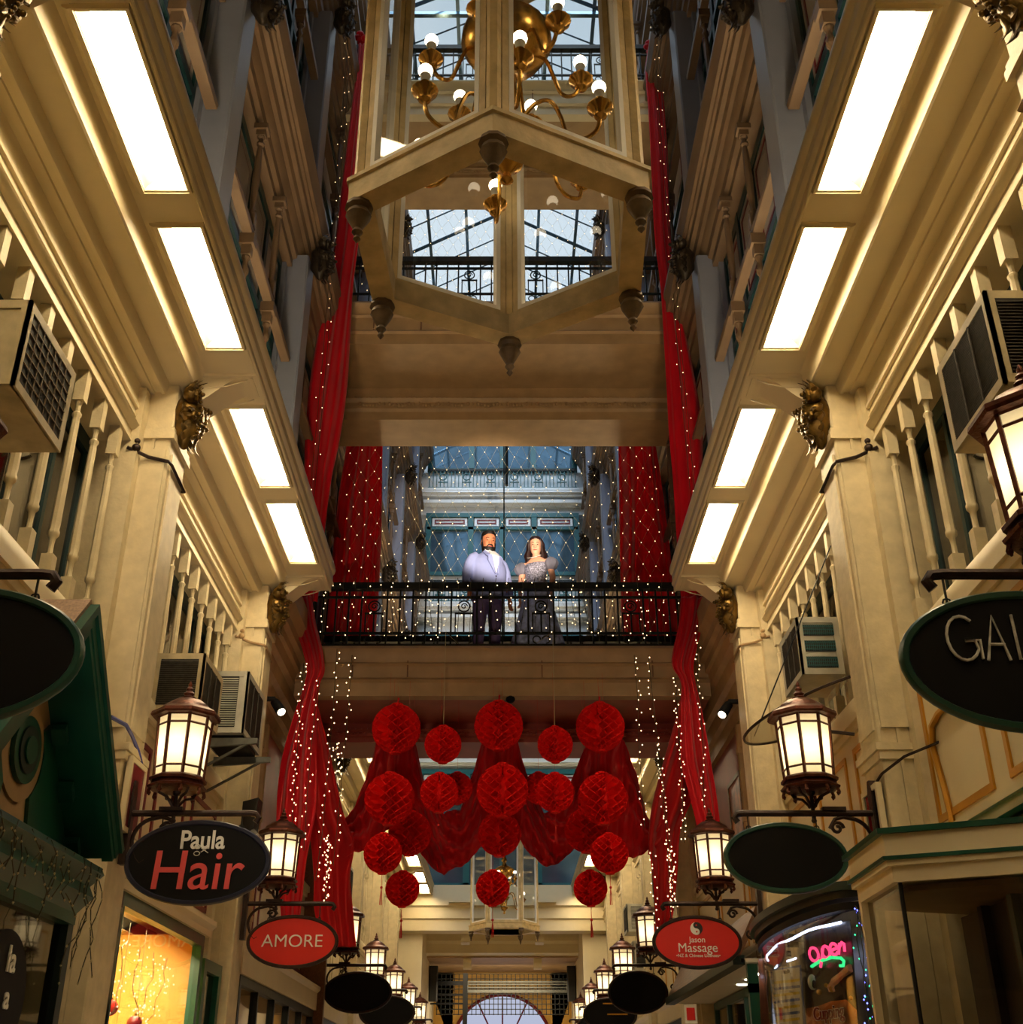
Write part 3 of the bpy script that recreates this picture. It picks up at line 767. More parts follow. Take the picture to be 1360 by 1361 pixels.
def sign(x, y, z, w, h, label, face, rim, group='oval hanging signs', tilt=0):
    t = thing('hanging_sign', label, 'sign', (x, y, z), group)
    n = 48
    def el(a, b, yy): return [(x+a*cos(2*pi*i/n), yy, z+b*sin(2*pi*i/n)) for i in range(n)]
    r = w/2; q = h/2; e = .022
    MB().rings([el(r-.03, q-.03, y-.012), el(r-.03, q-.03, y+.012)]).build('board', face, t)
    mb = MB()
    mb.rings([el(r-.035, q-.035, y-.012), el(r-.028, q-.028, y-e), el(r-.008, q-.008, y-e), el(r, q, y-.008), el(r, q, y+.008), el(r-.008, q-.008, y+e), el(r-.028, q-.028, y+e), el(r-.035, q-.035, y+.012)], cap=False)
    mb.build('rim', rim, t)
    mb = MB()
    for sg in (-.55, .55):
        zt = z+q*math.sqrt(1-.55**2)-.02
        mb.tube([(x+sg*r, y, zt), (x+sg*r, y, 1.74)], .005, 5)
        mb.tube([(x+sg*r+.016*cos(a), y, zt+.02+.016*sin(a)) for a in [k*pi/4 for k in range(9)]], .004, 4)
    mb.build('hanger', 'iron', t)
    return t
NB = {1: 'first', 2: 'second', 3: 'third', 4: 'fourth', 5: 'fifth', 6: 'sixth', 7: 'seventh', 8: 'eighth'}
for s in (-1, 1):
    for i in range(1, 9):
        y = PY[i]-.28 if i > 3 else PY[i]-.02
        what = {(-1,1): 'beside the blank dark oval at the left edge', (-1,2): 'above the black oval hair salon sign', (-1,3): 'above the red oval AMORE sign', (1,1): 'above the chalked GAL oval at the right edge',
                (1,2): 'above the large blank oval right of the balloons', (1,3): 'above the red massage sign'}.get((s, i), '%s lantern back along the %s pilasters' % (NB[i], SIDE[s]))
        lamp(s, y, 'lit octagonal bronze wall lantern ' + what)
        arm(s, y, 'scrolled iron bracket ' + (what.replace('above', 'holding') if (s, i) in ((-1,2),(-1,3),(1,1),(1,2),(1,3)) else 'on the %s pilaster of the %s side' % (NB[i], SIDE[s])))
Y1, Y2, Y3, Y4 = PY[1]-.02, PY[2]-.02, PY[3]-.02, PY[4]-.28
sign(-2.0, Y1, 1.44, .98, .54, 'large blank dark oval sign with green rim at the left edge', 'board', 'sign_green')
t = sign(1.90, Y1, 1.42, .94, .54, 'dark oval sign with chalked letters GAL at the right edge', 'board', 'sign_green')
def chalk(t, y, segs, r=.006):
    mb = MB()
    for sg in segs: mb.tube([(a, y, b) for a, b in sg], r, 5)
    return mb.build('chalk_lettering', 'chalk', t)
G = [(1.668+.058*cos(a), 1.50+.085*sin(a)) for a in [radians(d) for d in range(50, 331, 20)]]
G += [(1.71, 1.49), (1.675, 1.49), (1.728, 1.492), (1.726, 1.42)]
chalk(t, Y1-.018, [G, [(1.745, 1.415), (1.785, 1.585), (1.825, 1.415)], [(1.76, 1.475), (1.815, 1.475)], [(1.858, 1.59), (1.86, 1.42), (1.93, 1.422)]])
# black hair salon sign
t = sign(-2.04, Y2, 1.435, .98, .56, 'black oval hair salon sign reading Paula Hair in white and pink', 'black', 'sign_blue')
text('Paula', .17, 'sign_white', t, (.02, -.016, .14), off=.0028, sx=.86)
text('Hair', .36, 'sign_pink', t, (.0, -.016, -.065), off=.001, sx=.98, shear=.05)
mb = MB()
for sg in (-1, 1):
    mb.tube([(-1.97, Y2-.03, 1.51-sg*.018), (-2.02, Y2-.03, 1.51+sg*.014)], .003, 4)
    mb.tube([(-2.045+.02*cos(a), Y2-.03, 1.51+sg*.022+.014*sin(a)) for a in [k*pi/5 for k in range(11)]], .003, 4)
mb.build('scissors_emblem', 'paper', t)
t = sign(-2.05, Y3, 1.405, .90, .50, 'red oval sign reading AMORE on the left side', 'sign_red', 'bronze_dark')
text('AMORE', .165, 'sign_white', t, (0, -.016, .0), off=-.001, sx=1.08)
sign(1.90, Y2, 1.465, .84, .47, 'blank dark oval sign with green rim right of the paper balls', 'board', 'sign_green')
t = sign(1.90, Y3, 1.40, .88, .50, 'red oval sign reading Jason Massage with a yin yang emblem', 'sign_red', 'bronze_dark')
text('Jason', .075, 'sign_white', t, (0, -.016, .02))
text('Massage', .118, 'sign_white', t, (0, -.016, -.055), off=0)
text('•NZ & Chinese Licenses•', .042, 'sign_white', t, (0, -.016, -.125), off=0)
def yinyang(t, c, y, R, grn=False):
    n = 20
    def half(sg): return [(sg*R*sin(pi*k/n), R*cos(pi*k/n)) for k in range(n+1)] 
    def yin(sg):
        p = half(sg)
        p += [(sg*-1*0 + (R/2)*sin(pi*k/10)*(1 if sg > 0 else 1), -R/2 - (R/2)*cos(pi*k/10)*1 + 0) for k in range(1, 10)]
        p += [(-(R/2)*sin(pi*k/10), R/2-(R/2)*cos(pi*k/10)) for k in range(0, 10)]
        return p
    w = MB().rings([[(c[0]+R*cos(a), yy, c[1]+R*sin(a)) for a in [2*pi*k/24 for k in range(24)]] for yy in (y, y-.003)]); w.build('emblem_disc', 'sign_white', t)
    b = MB(); b.prism([(c[0]+px_, c[1]+pz_) for px_, pz_ in yin(1)], 'y', y-.004, y-.006)
    b.build('emblem_dark_half', 'ink', t)
    d = MB()
    for dz, mm in ((R/2, 0), (-R/2, 0)): d.rings([[(c[0]+R*.14*cos(a), yy, c[1]+dz+R*.14*sin(a)) for a in [2*pi*k/10 for k in range(10)]] for yy in (y-.006, y-.008)])
    d.build('emblem_dots', 'sign_red', t)
yinyang(t, (1.90, 1.40+.125), Y3-.014, .06)
sign(-2.05, Y4, 1.40, .98, .56, 'blank black oval sign on the left before the far lanterns', 'black', 'bronze_dark')
sign(-2.0, PY[5]-.28, 1.40, .98, .56, 'blank black oval sign furthest down the left side', 'black', 'bronze_dark')
sign(1.92, Y4, 1.40, .86, .58, 'blank black oval sign on the right beyond the red massage sign', 'black', 'bronze_dark')
t = sign(1.86, PY[5]-.28, 1.36, .94, .56, 'dark oval sign with faint gold lines, lower right beyond the black one', 'board', 'bronze_dark')
mb = MB()
for k, (a, b) in enumerate(((-.12, .16), (-.05, .30), (-.12, .14))): mb.box(1.86+a, 1.86+b, PY[5]-.28-.02, PY[5]-.28-.015, 1.36+.17-.17*k, 1.36+.19-.17*k)
mb.build('gold_lines', 'gold_paint', t)
sign(1.95, PY[6]-.28, 1.36, .90, .54, 'small blank black oval sign furthest down the right side', 'black', 'bronze_dark')

# ---------------- big hexagonal glass lanterns with chandeliers ----------------
def smooth(P, n=5):
    P = [Vector(p) for p in P]; out = []
    for k in range(len(P)-1):
        a, b, c, d = P[max(0, k-1)], P[k], P[k+1], P[min(len(P)-1, k+2)]
        for j in range(n):
            t = j/n; out.append(.5*((2*b)+(c-a)*t+(2*a-5*b+4*c-d)*t*t+(3*b-a-3*c+d)*t**3))
    return out+[P[-1]]
def chandelier(cx, cy_, cz, label, sc=1):
    t = thing('chandelier', label, 'chandelier', (cx, cy_, cz), 'brass chandeliers inside the glass lanterns')
    mb = MB(); mb.lathe([(.004, -.78), (.03, -.76), (.018, -.72), (.05, -.68), (.075, -.66), (.08, -.62), (.04, -.60), (.022, -.56), (.02, -.30), (.05, -.28), (.055, -.24), (.02, -.2), (.02, -.05),
                                  (.10, 0), (.19, .06), (.225, .13), (.22, .18), (.15, .24), (.06, .27), (.04, .34), (.07, .38), (.03, .46), (.02, 1.6)], n=24)
    mb.build('stem', 'brass', t, world=False)
    for tier, (nn, R, z, ph) in enumerate(((6, .46, -.50, radians(-83)), (6, .37, -.06, radians(-50)))):
        for k in range(nn):
            a = ph+2*pi*k/nn; c_, s_ = cos(a), sin(a)
            def P(r, zz): return (r*c_, r*s_, zz)
            mb = MB()
            mb.tube(smooth([P(.05, z+.06), P(.14, z+.16), P(.22, z+.15), P(.27, z+.03), P(.30, z-.10), P(.36, z-.15), P(R-.02, z-.12), P(R, z-.02)]) if R > .4 else
                    smooth([P(.05, z+.02), P(.12, z+.12), P(.19, z+.12), P(.23, z+.02), P(.27, z-.10), P(.33, z-.10), P(R, z-.02)]), .0105, 7)
            mb.lathe([(.006, z-.06), (.03, z-.045), (.035, z-.02), (.058, z+.0), (.062, z+.012), (.03, z+.03), (.02, z+.05), (.024, z+.06)], P(R, 0), 12)
            ar = mb.build('arm', 'brass', t, world=False)
            MB().lathe([(.018, z+.055), (.022, z+.10), (.026, z+.105)], P(R, 0), 10).build('candle_sleeve', 'white', ar, world=False)
            MB().ball(P(R, z+.135), .034, n=12, m=8).build('bulb', 'bulb_chand', ar, world=False)
    return t
def hex_lantern(cx, cy_, zb, R, H, rot, label):
    t = thing('glass_lantern', label, 'lantern', (cx, cy_, zb), 'large hexagonal glass lanterns')
    V = [(cos(rot+pi/3*k), sin(rot+pi/3*k)) for k in range(6)]
    def hexr(r, z): return [(r*a, r*b, z) for a, b in V]
    mb = MB(); mb.rings([hexr(R-.12, .0), hexr(R, .0), hexr(R, .10), hexr(R+.012, .105), hexr(R+.012, .125), hexr(R-.03, .13), hexr(R-.12, .12), hexr(R-.12, .0)], cap=False)
    mb.rings([hexr(R-.12, 0), hexr(R-.12, .12)], cap=False)
    mb.build('base_ring', 'wood_old', t, world=False)
    mb = MB(); mb.rings([hexr(R-.1, H-.1), hexr(R, H-.1), hexr(R+.03, H), hexr(R-.1, H), hexr(R-.1, H-.1)], cap=False); mb.build('top_ring', 'wood_old', t, world=False)
    mb = MB()
    mb.rings([hexr(R, H), hexr(R*.6, H+.3), hexr(.08, H+.5)], cap=False)
    mb.build('roof', 'wood_old', t, world=False)
    MB().tube([(0, 0, H+.4), (0, 0, (20.2-zb) if zb < 6 else H+1)], .02, 6).build('suspension_rod', 'iron', t, world=False)
    Rp = R-.05
    for k in range(6):
        a, b = V[k]
        p = (Rp*a, Rp*b)
        mb = MB(); mb.lathe([(.03, .12), (.03, H-.05)], (p[0], p[1], 0), 6, ph=rot+pi/3*k+pi/6); mb.build('corner_post', 'wood_old', t, world=False)
        MB().lathe([(.055, .0), (.06, -.02), (.045, -.035), (.055, -.06), (.035, -.10), (.018, -.13), (.024, -.145), (.010, -.165), (.016, -.18), (.002, -.2)], (p[0], p[1], 0), 10).build('finial', 'lead', t, world=False)
        q = (Rp*V[(k+1) % 6][0], Rp*V[(k+1) % 6][1])
        P0, P1 = Vector((*p, 0)), Vector((*q, 0)); d = (P1-P0).normalized(); nrm = Vector((d.y, -d.x, 0))
        def bar(u0, u1, z0, z1, th):
            A, B = P0+d*u0, P0+d*u1
            return [A+nrm*th+Vector((0,0,z0)), B+nrm*th+Vector((0,0,z0)), B-nrm*th+Vector((0,0,z0)), A-nrm*th+Vector((0,0,z0)), A+nrm*th+Vector((0,0,z1)), B+nrm*th+Vector((0,0,z1)), B-nrm*th+Vector((0,0,z1)), A-nrm*th+Vector((0,0,z1))]
        F = [(0,3,2,1),(4,5,6,7),(0,1,5,4),(1,2,6,5),(2,3,7,6),(3,0,4,7)]; L = (P1-P0).length
        mb = MB()
        for args in ((.03, .06, .13, H-.1), (L-.06, L-.03, .13, H-.1), (.06, L-.06, .13, .165), (.06, L-.06, H-.15, H-.1)): mb.add(bar(*args, .016), F)
        fr = mb.build('pane_frame', 'wood_old' , t, world=False)
        inn = MB()
        for args in ((.06, .082, .165, H-.15), (L-.082, L-.06, .165, H-.15), (.082, L-.082, .165, .187)): inn.add(bar(*args, .018), F)
        inn.build('glazing_bead', 'white', fr, world=False)
        g = MB(); g.quad(P0+d*.09+Vector((0,0,.17)), P0+d*(L-.09)+Vector((0,0,.17)), P0+d*(L-.09)+Vector((0,0,H-.15)), P0+d*.09+Vector((0,0,H-.15)))
        g.build('glass_pane', 'pane', fr, world=False, smooth=False)
    return t
hex_lantern(.0, 4.02, 3.34, .722, 2.5, radians(-90-3), 'huge cream hexagonal glass lantern overhead at the top of the picture')
chandelier(.02, 4.02, 4.52, 'brass chandelier with lit bulbs inside the near overhead lantern')
hex_lantern(.04, 26.8, 3.36, .78, 2.2, radians(0), 'small looking cream hexagonal glass lantern at the far end')
chandelier(.04, 26.8, 4.5, 'brass chandelier inside the far lantern')
tag(MB().tube([(0.09, 22, 11.9), (0.09, 22, 19.9)], .04, 6).build('suspension_rod', 'iron'), 'thin black rod hanging in the far atrium above the couple', 'rod')
# ---------------- honeycomb paper balls ----------------
def honey_mesh():
    mb = MB(); fins, lats = 26, 32
    for k in range(fins):
        if k == 19: continue
        p0 = 2*pi*k/fins; dph = 2*pi/fins
        vs = []; edge = []
        for j in range(lats+1):
            th = pi*(j+.3)/(lats+.6); tri = abs(((j/2+ (k % 2)) % 2)-1)*2-1
            ph = p0 + dph*.5*tri*(1 if k % 2 else 1)
            r = 1.0*sin(th)+.0
            z = -cos(th)
            for q in (1.0, .74, .4): vs.append((r*q*cos(ph), r*q*sin(ph), z*(.55+.45*q) if q < 1 else z))
            edge.append((r*1.005*cos(ph), r*1.005*sin(ph), z*1.005))
        fs = []
        for j in range(lats):
            for i in range(2): fs.append((j*3+i, j*3+i+1, (j+1)*3+i+1, (j+1)*3+i))
        mb.add(vs, fs); mb.tube(edge, .016, 3, cap=False)
    mb.ball((0, 0, 0), .45, .45, .6, 16, 10)
    mb.lathe([(.22, -1.06), (.24, -1.0), (.2, -.9)], n=14); mb.lathe([(.2, .9), (.24, 1.0), (.22, 1.06)], n=14)
    for j in range(10):   # puckered collars round the two end discs
        a = 2*pi*j/10
        for z in (-1.02, 1.02): mb.ball((.2*cos(a), .2*sin(a), z), .06, .06, .05, 6, 4)
    return mb
hp = None
BALLS = [(527,968,33,13.5,1,0,'large red honeycomb ball, top left of the cluster'),(663,964,33,13.5,1,0,'large red honeycomb ball, top centre under the footbridge'),(798,966,33,13.5,1,0,'large red honeycomb ball, top right of the cluster'),
 (589,989,25,13.3,1,0,'small red honeycomb ball on a thread between the top left and top centre balls'),(738,989,24,13.3,1,0,'small red honeycomb ball on a thread between the top centre and top right balls'),
 (518,1061,34,13.2,0,0,'large red honeycomb ball, left in the second row'),(668,1050,35,13.2,0,0,'large red honeycomb ball, centre of the second row'),(801,1061,34,13.2,0,0,'large red honeycomb ball, right in the second row'),
 (584,1053,26,13.0,0,1,'small red honeycomb ball left of the central large one'),(738,1053,26,13.0,0,1,'small red honeycomb ball right of the central large one'),
 (509,1134,26,13.0,0,1,'red honeycomb ball, left in the third row'),(810,1134,26,13.0,0,1,'red honeycomb ball, right in the third row'),
 (535,1181,23,13.3,0,1,'small red honeycomb ball, lowest on the left'),(655,1180,23,13.3,0,1,'small red honeycomb ball, lowest in the centre by the far lantern'),(785,1180,23,13.3,0,1,'small red honeycomb ball, lowest on the right'),
 (608,1047,21,14.0,0,0,'small shaded ball half hidden behind the left small ball'),(716,1047,21,14.0,0,0,'small shaded ball half hidden behind the right small ball'),
 (545,1107,29,13.85,0,0,'shaded red ball hanging behind the left third row ball'),(664,1108,29,13.85,0,0,'shaded red ball below the central large ball'),(779,1103,29,13.85,0,0,'shaded red ball hanging behind the right third row ball')]
for (px, py, r, Y, st, tas, lab) in BALLS:
    c = at(px, py, Y=Y); dep = c.y*cos(PITCH)+c.z*sin(PITCH); R = r/FPX*dep*.97
    t = thing('honeycomb_paper_ball', lab, 'paper ball', c, 'red honeycomb paper balls', rz=.35*sin(px*.7))
    if hp is None: hp = honey_mesh().build('paper_honeycomb', 'paper_red', t, world=False, smooth=False)
    else: hp = hp.copy(); COL.objects.link(hp); hp.parent = t
    hp.scale = (R, R, R)
    top = 5.3 if st and r < 30 else 4.52
    if st or 1:
        yy = 0 if top < 5 else 0
        if top > 4.6: MB().tube([(0, 0, R), (0, .0, 5.15-c.z), (0, 13.84-c.y, 5.2-c.z)], .0035, 4).build('string', 'wire_pale', t, world=False)
        else: MB().tube([(0, 0, R), (0, 0, max(R+.02, 4.52-c.z))], .0012, 4).build('string', 'tassel', t, world=False)
    if r >= 33 and st: MB().tube([(0, 0, R), (0, .03, R+.10)], .012, 5).build('hanging_tab', 'tassel', t, world=False)
    if tas:
        mb = MB(); mb.tube([(0, 0, -R), (0, 0, -R-.14)], .003, 4); mb.ball((0, 0, -R-.15), .016, n=6, m=4)
        for k in range(7): mb.tube([(0, 0, -R-.15), (.010*cos(k*.9), .010*sin(k*.9), -R-.24), (.013*cos(k*.9), .013*sin(k*.9), -R-.33)], .003, 3)
        mb.build('tassel', 'tassel', t, world=False)

# ---------------- red silk drapes ----------------
def drape(rows, label, m='silk_red', folds=6, amp=.06, nu=60, sub=8, seed=0, group='red silk drapes', twist=0., solid=True):
    """rows: (px_left, px_right, py, Y[, py_right]) cross lines from top to bottom; folds run along the cloth"""
    pts = []
    for r in rows:
        y2 = r[4] if len(r) > 4 else r[2]
        pts.append((at(r[0], r[2], Y=r[3]), at(r[1], y2, Y=r[3])))
    n = len(pts)-1
    rnd = random.Random(seed); ph = [rnd.uniform(0, 6.28) for _ in range(6)]; fq = [folds*rnd.uniform(.8, 1.2), folds*1.9, folds*.45]
    def cr(a, b, c, d, t): return .5*((2*b)+(c-a)*t+(2*a-5*b+4*c-d)*t*t+(3*b-a-3*c+d)*t**3)
    def f(u, v):
        k = min(int(v*n), n-1); t = v*n-k
        P = lambda i: pts[max(0, min(n, i))]
        L = cr(P(k-1)[0], P(k)[0], P(k+1)[0], P(k+2)[0], t); R_ = cr(P(k-1)[1], P(k)[1], P(k+1)[1], P(k+2)[1], t)
        w = (R_-L).length
        uu = u + .022*sin(v*9+ph[3]+u*5)
        p = L.lerp(R_, u)
        d = amp*min(1.5, max(.35, w/.5))*(sin(2*pi*fq[0]*.62*uu+ph[0]+v*2.3)*.6 + sin(2*pi*fq[1]*.5*uu+ph[1]-v*3)*.16 + sin(2*pi*fq[2]*uu+ph[2]+v*3)*.6 + .16*sin(v*14+u*6+ph[4]) + .09*sin(v*31-u*9+ph[5]))
        return (p.x, p.y+d, p.z)
    mb = MB(); mb.grid(f, nu, n*sub)
    if twist:   # narrow wrapped bands at gathers
        pass
    o = mb.build('silk_drape', m, ang=180)
    so = o.modifiers.new('thickness', 'SOLIDIFY'); so.thickness = .004
    tag(o, label, 'drape', group)
    return o
A = 13.55
drape([(476,489,58,A),(474,488,90,A),(466,486,150,A),(456,482,230,A),(447,478,310,A),(436,470,380,A),(424,466,440,A),(412,462,510,A),(406,452,580,A),(405,440,640,A),(405,430,720,A),(398,422,800,A)],
      'long red silk drape hanging down the left side in front of the footbridges', folds=5, amp=.055, seed=3)
drape([(388,414,792,13.45),(392,420,830,13.4),(402,428,862,13.35),(408,431,890,13.35),(404,424,912,13.4),(388,420,960,13.4),(372,420,1020,13.4),(367,418,1080,13.4),(368,408,1140,13.4),(374,398,1230,13.4)],
      'red silk drape bunched and falling past the left lantern', folds=5, amp=.07, seed=5)
drape([(405,419,925,13.5),(402,436,990,13.55),(401,455,1060,13.6,1075),(412,470,1110,13.65,1120),(417,466,1160,13.7),(418,470,1210,13.7),(430,474,1258,13.7)],
      'red silk tail hanging left of the paper balls down to the lanterns', m='silk_dark', folds=4, amp=.07, seed=6)
drape([(862,874,60,A),(858,878,95,A),(862,884,150,A),(866,889,230,A),(870,892,310,A),(878,900,380,A),(882,912,440,A),(886,926,510,A),(889,934,570,A),(895,934,640,A),(900,930,720,A),(906,932,800,A)],
      'long red silk drape hanging down the right side in front of the footbridges', folds=5, amp=.055, seed=13)
drape([(905,942,792,13.45),(902,934,830,13.4),(895,926,862,13.35),(893,922,885,13.35),(905,925,908,13.4),(905,935,950,13.4),(906,945,1010,13.4),(918,953,1060,13.4),(930,958,1110,13.4),(936,958,1180,13.4)],
      'red and pink silk drape bunched at the right railing end, falling past the lantern', folds=5, amp=.07, seed=15)
drape([(908,926,915,13.5),(896,934,965,13.55),(880,928,1020,13.6,1010),(866,925,1075,13.65,1050),(862,905,1120,13.7,1100),(866,900,1160,13.7),(870,895,1210,13.7),(868,886,1262,13.7)],
      'red silk tail hanging right of the paper balls', m='silk_dark', folds=4, amp=.07, seed=16)
drape([(466,510,545,16.6),(460,509,600,16.6),(450,508,660,16.6),(444,506,720,16.6),(438,503,780,16.6),(430,497,858,16.6)],
      'wide red silk curtain behind the footbridge, left of the couple', folds=5, amp=.09, seed=21)
drape([(822,866,545,16.6),(823,874,600,16.6),(824,882,660,16.6),(825,890,720,16.6),(826,895,780,16.6),(828,902,858,16.6)],
      'wide red silk curtain behind the footbridge, right of the couple', folds=5, amp=.09, seed=22)
# swagged valance under the footbridge: three peaks, four swags
TOPC = [(455,1095),(470,1075),(486,1030),(500,985),(527,975),(552,985),(564,1040),(590,1080),(612,1075),(630,1020),(640,985),(664,975),(688,985),(700,1030),(722,1078),(745,1075),(762,1030),(780,985),(800,975),(830,985),(845,1030),(858,1080),(868,1100)]
BOTC = [(452,1128),(466,1133),(486,1128),(510,1105),(530,1100),(552,1125),(575,1155),(590,1161),(615,1150),(640,1125),(658,1100),(680,1100),(700,1132),(722,1150),(742,1149),(765,1125),(785,1105),(805,1110),(825,1138),(840,1142),(856,1135),(870,1120),(880,1108)]
def valance(u, v):
    k = min(int(u*22), 21); t = u*22-k
    ta, tb, ba, bb = TOPC[k], TOPC[k+1], BOTC[k], BOTC[k+1]
    tx, ty = ta[0]*(1-t)+tb[0]*t, ta[1]*(1-t)+tb[1]*t
    bx, by = ba[0]*(1-t)+bb[0]*t, ba[1]*(1-t)+bb[1]*t
    x = tx*(1-v)+bx*v; y = ty*(1-v)+by*v
    peak = max(0, 1-abs(x-527)/40, 1-abs(x-664)/40, 1-abs(x-800)/40)
    d = .11*sin(x*.22+3*v)*(peak+.15) + .07*sin(v*19+cos(x*.045)*5)*(1-peak*.8) + .03*sin(x*.6+v*5)
    p = at(x, y, Y=14.25+.25*v*(1-v)*4*.4)
    return (p.x, p.y+d, p.z)
mb = MB(); mb.grid(valance, 176, 30); o = mb.build('silk_drape', 'silk_dark', ang=180)
o.modifiers.new('thickness', 'SOLIDIFY').thickness = .004
tag(o, 'dark red silk valance swagged in three peaks behind the paper balls', 'drape', 'red silk drapes')
for sg, (x0, x1, nm) in ((-1, (398, 470, 'left')), (1, (862, 925, 'right'))):
    mb = MB()
    def sw(u, v):
        x = x0+(x1-x0)*u
        if sg < 0: yt = 1010+ 95*sin(pi*min(1, u*1.05)/2)**1.0+ 0; yb = yt+30+14*sin(pi*u)
        else: yt = 1100-105*(u**1.3); yb = yt+34+14*sin(pi*u)
        d = .05*sin(v*14+u*3); p = at(x, yt*(1-v)+yb*v, Y=13.75); return (p.x, p.y+d, p.z)
    mb.grid(sw, 24, 12); o = mb.build('silk_drape', 'silk_dark', ang=180); o.modifiers.new('thickness', 'SOLIDIFY').thickness = .004
    tag(o, 'short red silk swag joining the %s tail to the valance' % nm, 'drape', 'red silk drapes')
# knots at the very top
for s, (kx, ky) in ((-1, (482, 50)), (1, (866, 62))):
    c = at(kx, ky, Y=13.6); mb = MB()
    for k in range(6): mb.ball((c.x+.07*cos(k*1.1), c.y+.05*sin(k*2), c.z+.06*sin(k*1.1)), .07, .06, .055, 8, 6)
    tag(mb.build('silk_knot', 'silk_red'), 'knotted top of the %s long red drape' % SIDE[s], 'drape knot')

# ---------------- fairy lights ----------------
tiny = MB().ball((0,0,0), 1, n=6, m=4)
def bulbs(mb, c, r):
    mb.add([(c[0]+r*a[0], c[1]+r*a[1], c[2]+r*a[2]) for a in OCT], OCTF)
OCT = [(1,0,0),(0,1,0),(-1,0,0),(0,-1,0),(0,0,1.3),(0,0,-1.3)]; OCTF = [(0,1,4),(1,2,4),(2,3,4),(3,0,4),(1,0,5),(2,1,5),(3,2,5),(0,3,5)]
NET = []
def net(x0, x1, z0, z1, Y, dx, dz, label, jit=.012, r=.0068):
    t = thing('fairy_light_net', label, 'fairy lights', (x0, Y, z0))
    rnd = random.Random(11); nx = int((x1-x0)/dx); nz = int((z1-z0)/dz); w = MB(); b = MB(); G_ = {}
    for j in range(nz+1):
        for i in range(nx+1):
            if (i+j) % 2: continue
            sag = .14*abs(sin((i/nx)*pi*2.5))
            G_[i, j] = (x0+i*dx+rnd.uniform(-jit, jit), Y+rnd.uniform(-.05, .05), z0+j*dz+sag+rnd.uniform(-jit, jit))
    for (i, j), p in G_.items():
        bulbs(b, p, r)
        for q in ((i+1, j+1), (i-1, j+1)):
            if q in G_: w.tube([p, G_[q]], .0016, 3, cap=False)
    w.build('wire', 'wire_pale', t); b.build('bulbs', 'fairy', t)['kind'] = 'stuff'
net(-2.45, 2.45, 5.5, 16.0, 16.12, .098, .19, 'net of warm fairy lights behind the footbridge railing')
def strand(pts, label, n=40, r=.012, m='fairy', wm='wire', grp='hanging strands of fairy lights', jit=.04, seed=1):
    rnd = random.Random(seed); t = thing('fairy_light_strand', label, 'fairy lights', pts[0], grp)
    P = [Vector(p) for p in pts]; L = [0]
    for a, b in zip(P, P[1:]): L.append(L[-1]+(b-a).length)
    def ev(d):
        for k in range(len(P)-1):
            if d <= L[k+1] or k == len(P)-2:
                q = (d-L[k])/max(1e-6, L[k+1]-L[k]); return P[k].lerp(P[k+1], q)
    MB().tube(P, .0035, 4).build('wire', wm, t)
    b = MB()
    n = max(3, int(n*.75)); r *= .62
    for k in range(n):
        p = ev(L[-1]*(k+.5)/n)+Vector((rnd.uniform(-jit, jit), rnd.uniform(-jit, jit), rnd.uniform(-jit/2, jit/2))); bulbs(b, p, r)
    b.build('bulbs', m, t)['kind'] = 'stuff'
S = [([(404,880),(398,960),(392,1040),(388,1100)], 60, 'inside the left falling drape'), ([(424,900),(415,980),(408,1060),(404,1130)], 34, 'between the left drape and the railing end'),
     ([(448,862),(443,940),(436,1020),(428,1110),(419,1170)], 46, 'left of the paper balls, the longest'), ([(468,870),(463,940),(457,1010),(450,1080),(443,1150)], 40, 'left, nearest to the paper balls'),
     ([(446,985),(447,1010),(449,1030)], 24, 'knotted short beneath the bridge on the left'), ([(437,1110),(436,1150),(432,1200)], 60, 'thick cluster on the left red tail'),
     ([(843,870),(848,930),(850,1000),(857,1100)], 36, 'right, nearest to the paper balls'), ([(862,870),(868,930),(876,1000),(884,1060),(890,1120)], 34, 'right of the paper balls, thin'),
     ([(898,900),(902,960),(906,1040),(910,1120)], 60, 'thick one on the right drape'), ([(926,830),(928,900),(934,980),(936,1075)], 44, 'outermost right one'),
     ([(873,985),(880,1040),(886,1110),(892,1200)], 40, 'behind the right tail'), ([(890,1120),(893,1150),(896,1210)], 50, 'cluster on the right red tail'),
     ([(868,1130),(868,1170),(872,1240)], 26, 'low over the right lantern')]
for k, (pp, n, d) in enumerate(S):
    strand([at(x, y, Y=13.25) for x, y in pp], 'hanging strand of warm fairy lights, ' + d, n, r=.013, seed=k+20)
rnd = random.Random(4)
for k in range(30):   # icicle strands down the railing
    x = -2.42+k*4.84/29; h = rnd.choice((.75, .85, .6))
    p = [(x, 13.85, 6.12), (x+rnd.uniform(-.04, .04), 13.86, 5.8), (x+rnd.uniform(-.05, .05), 13.86, 6.08-h)]
    strand(p, 'icicle strand of fairy lights on the railing, %s' % ('left of the couple' if x < -.6 else ('in front of the couple' if x < .9 else 'right of the couple')), rnd.choice((6, 9, 14)), r=.012, seed=k+70, grp='icicle strands %s' % ('left of the couple' if x < -.6 else ('in front of the couple' if x < .9 else 'right of the couple')), jit=.05)
for s in (-1, 1):
    for j, (ya, yb) in enumerate(((13.0, 13.2), (12.7, 12.9))):
        strand([(s*2.42, ya, 15.6), (s*2.40, ya, 12), (s*2.42, yb, 9), (s*2.44, yb, 6)], 'fairy light strand beside the %s long drape, %s one' % (SIDE[s], ('nearer', 'farther')[1-j]), 36, r=.010, seed=200+j+s)
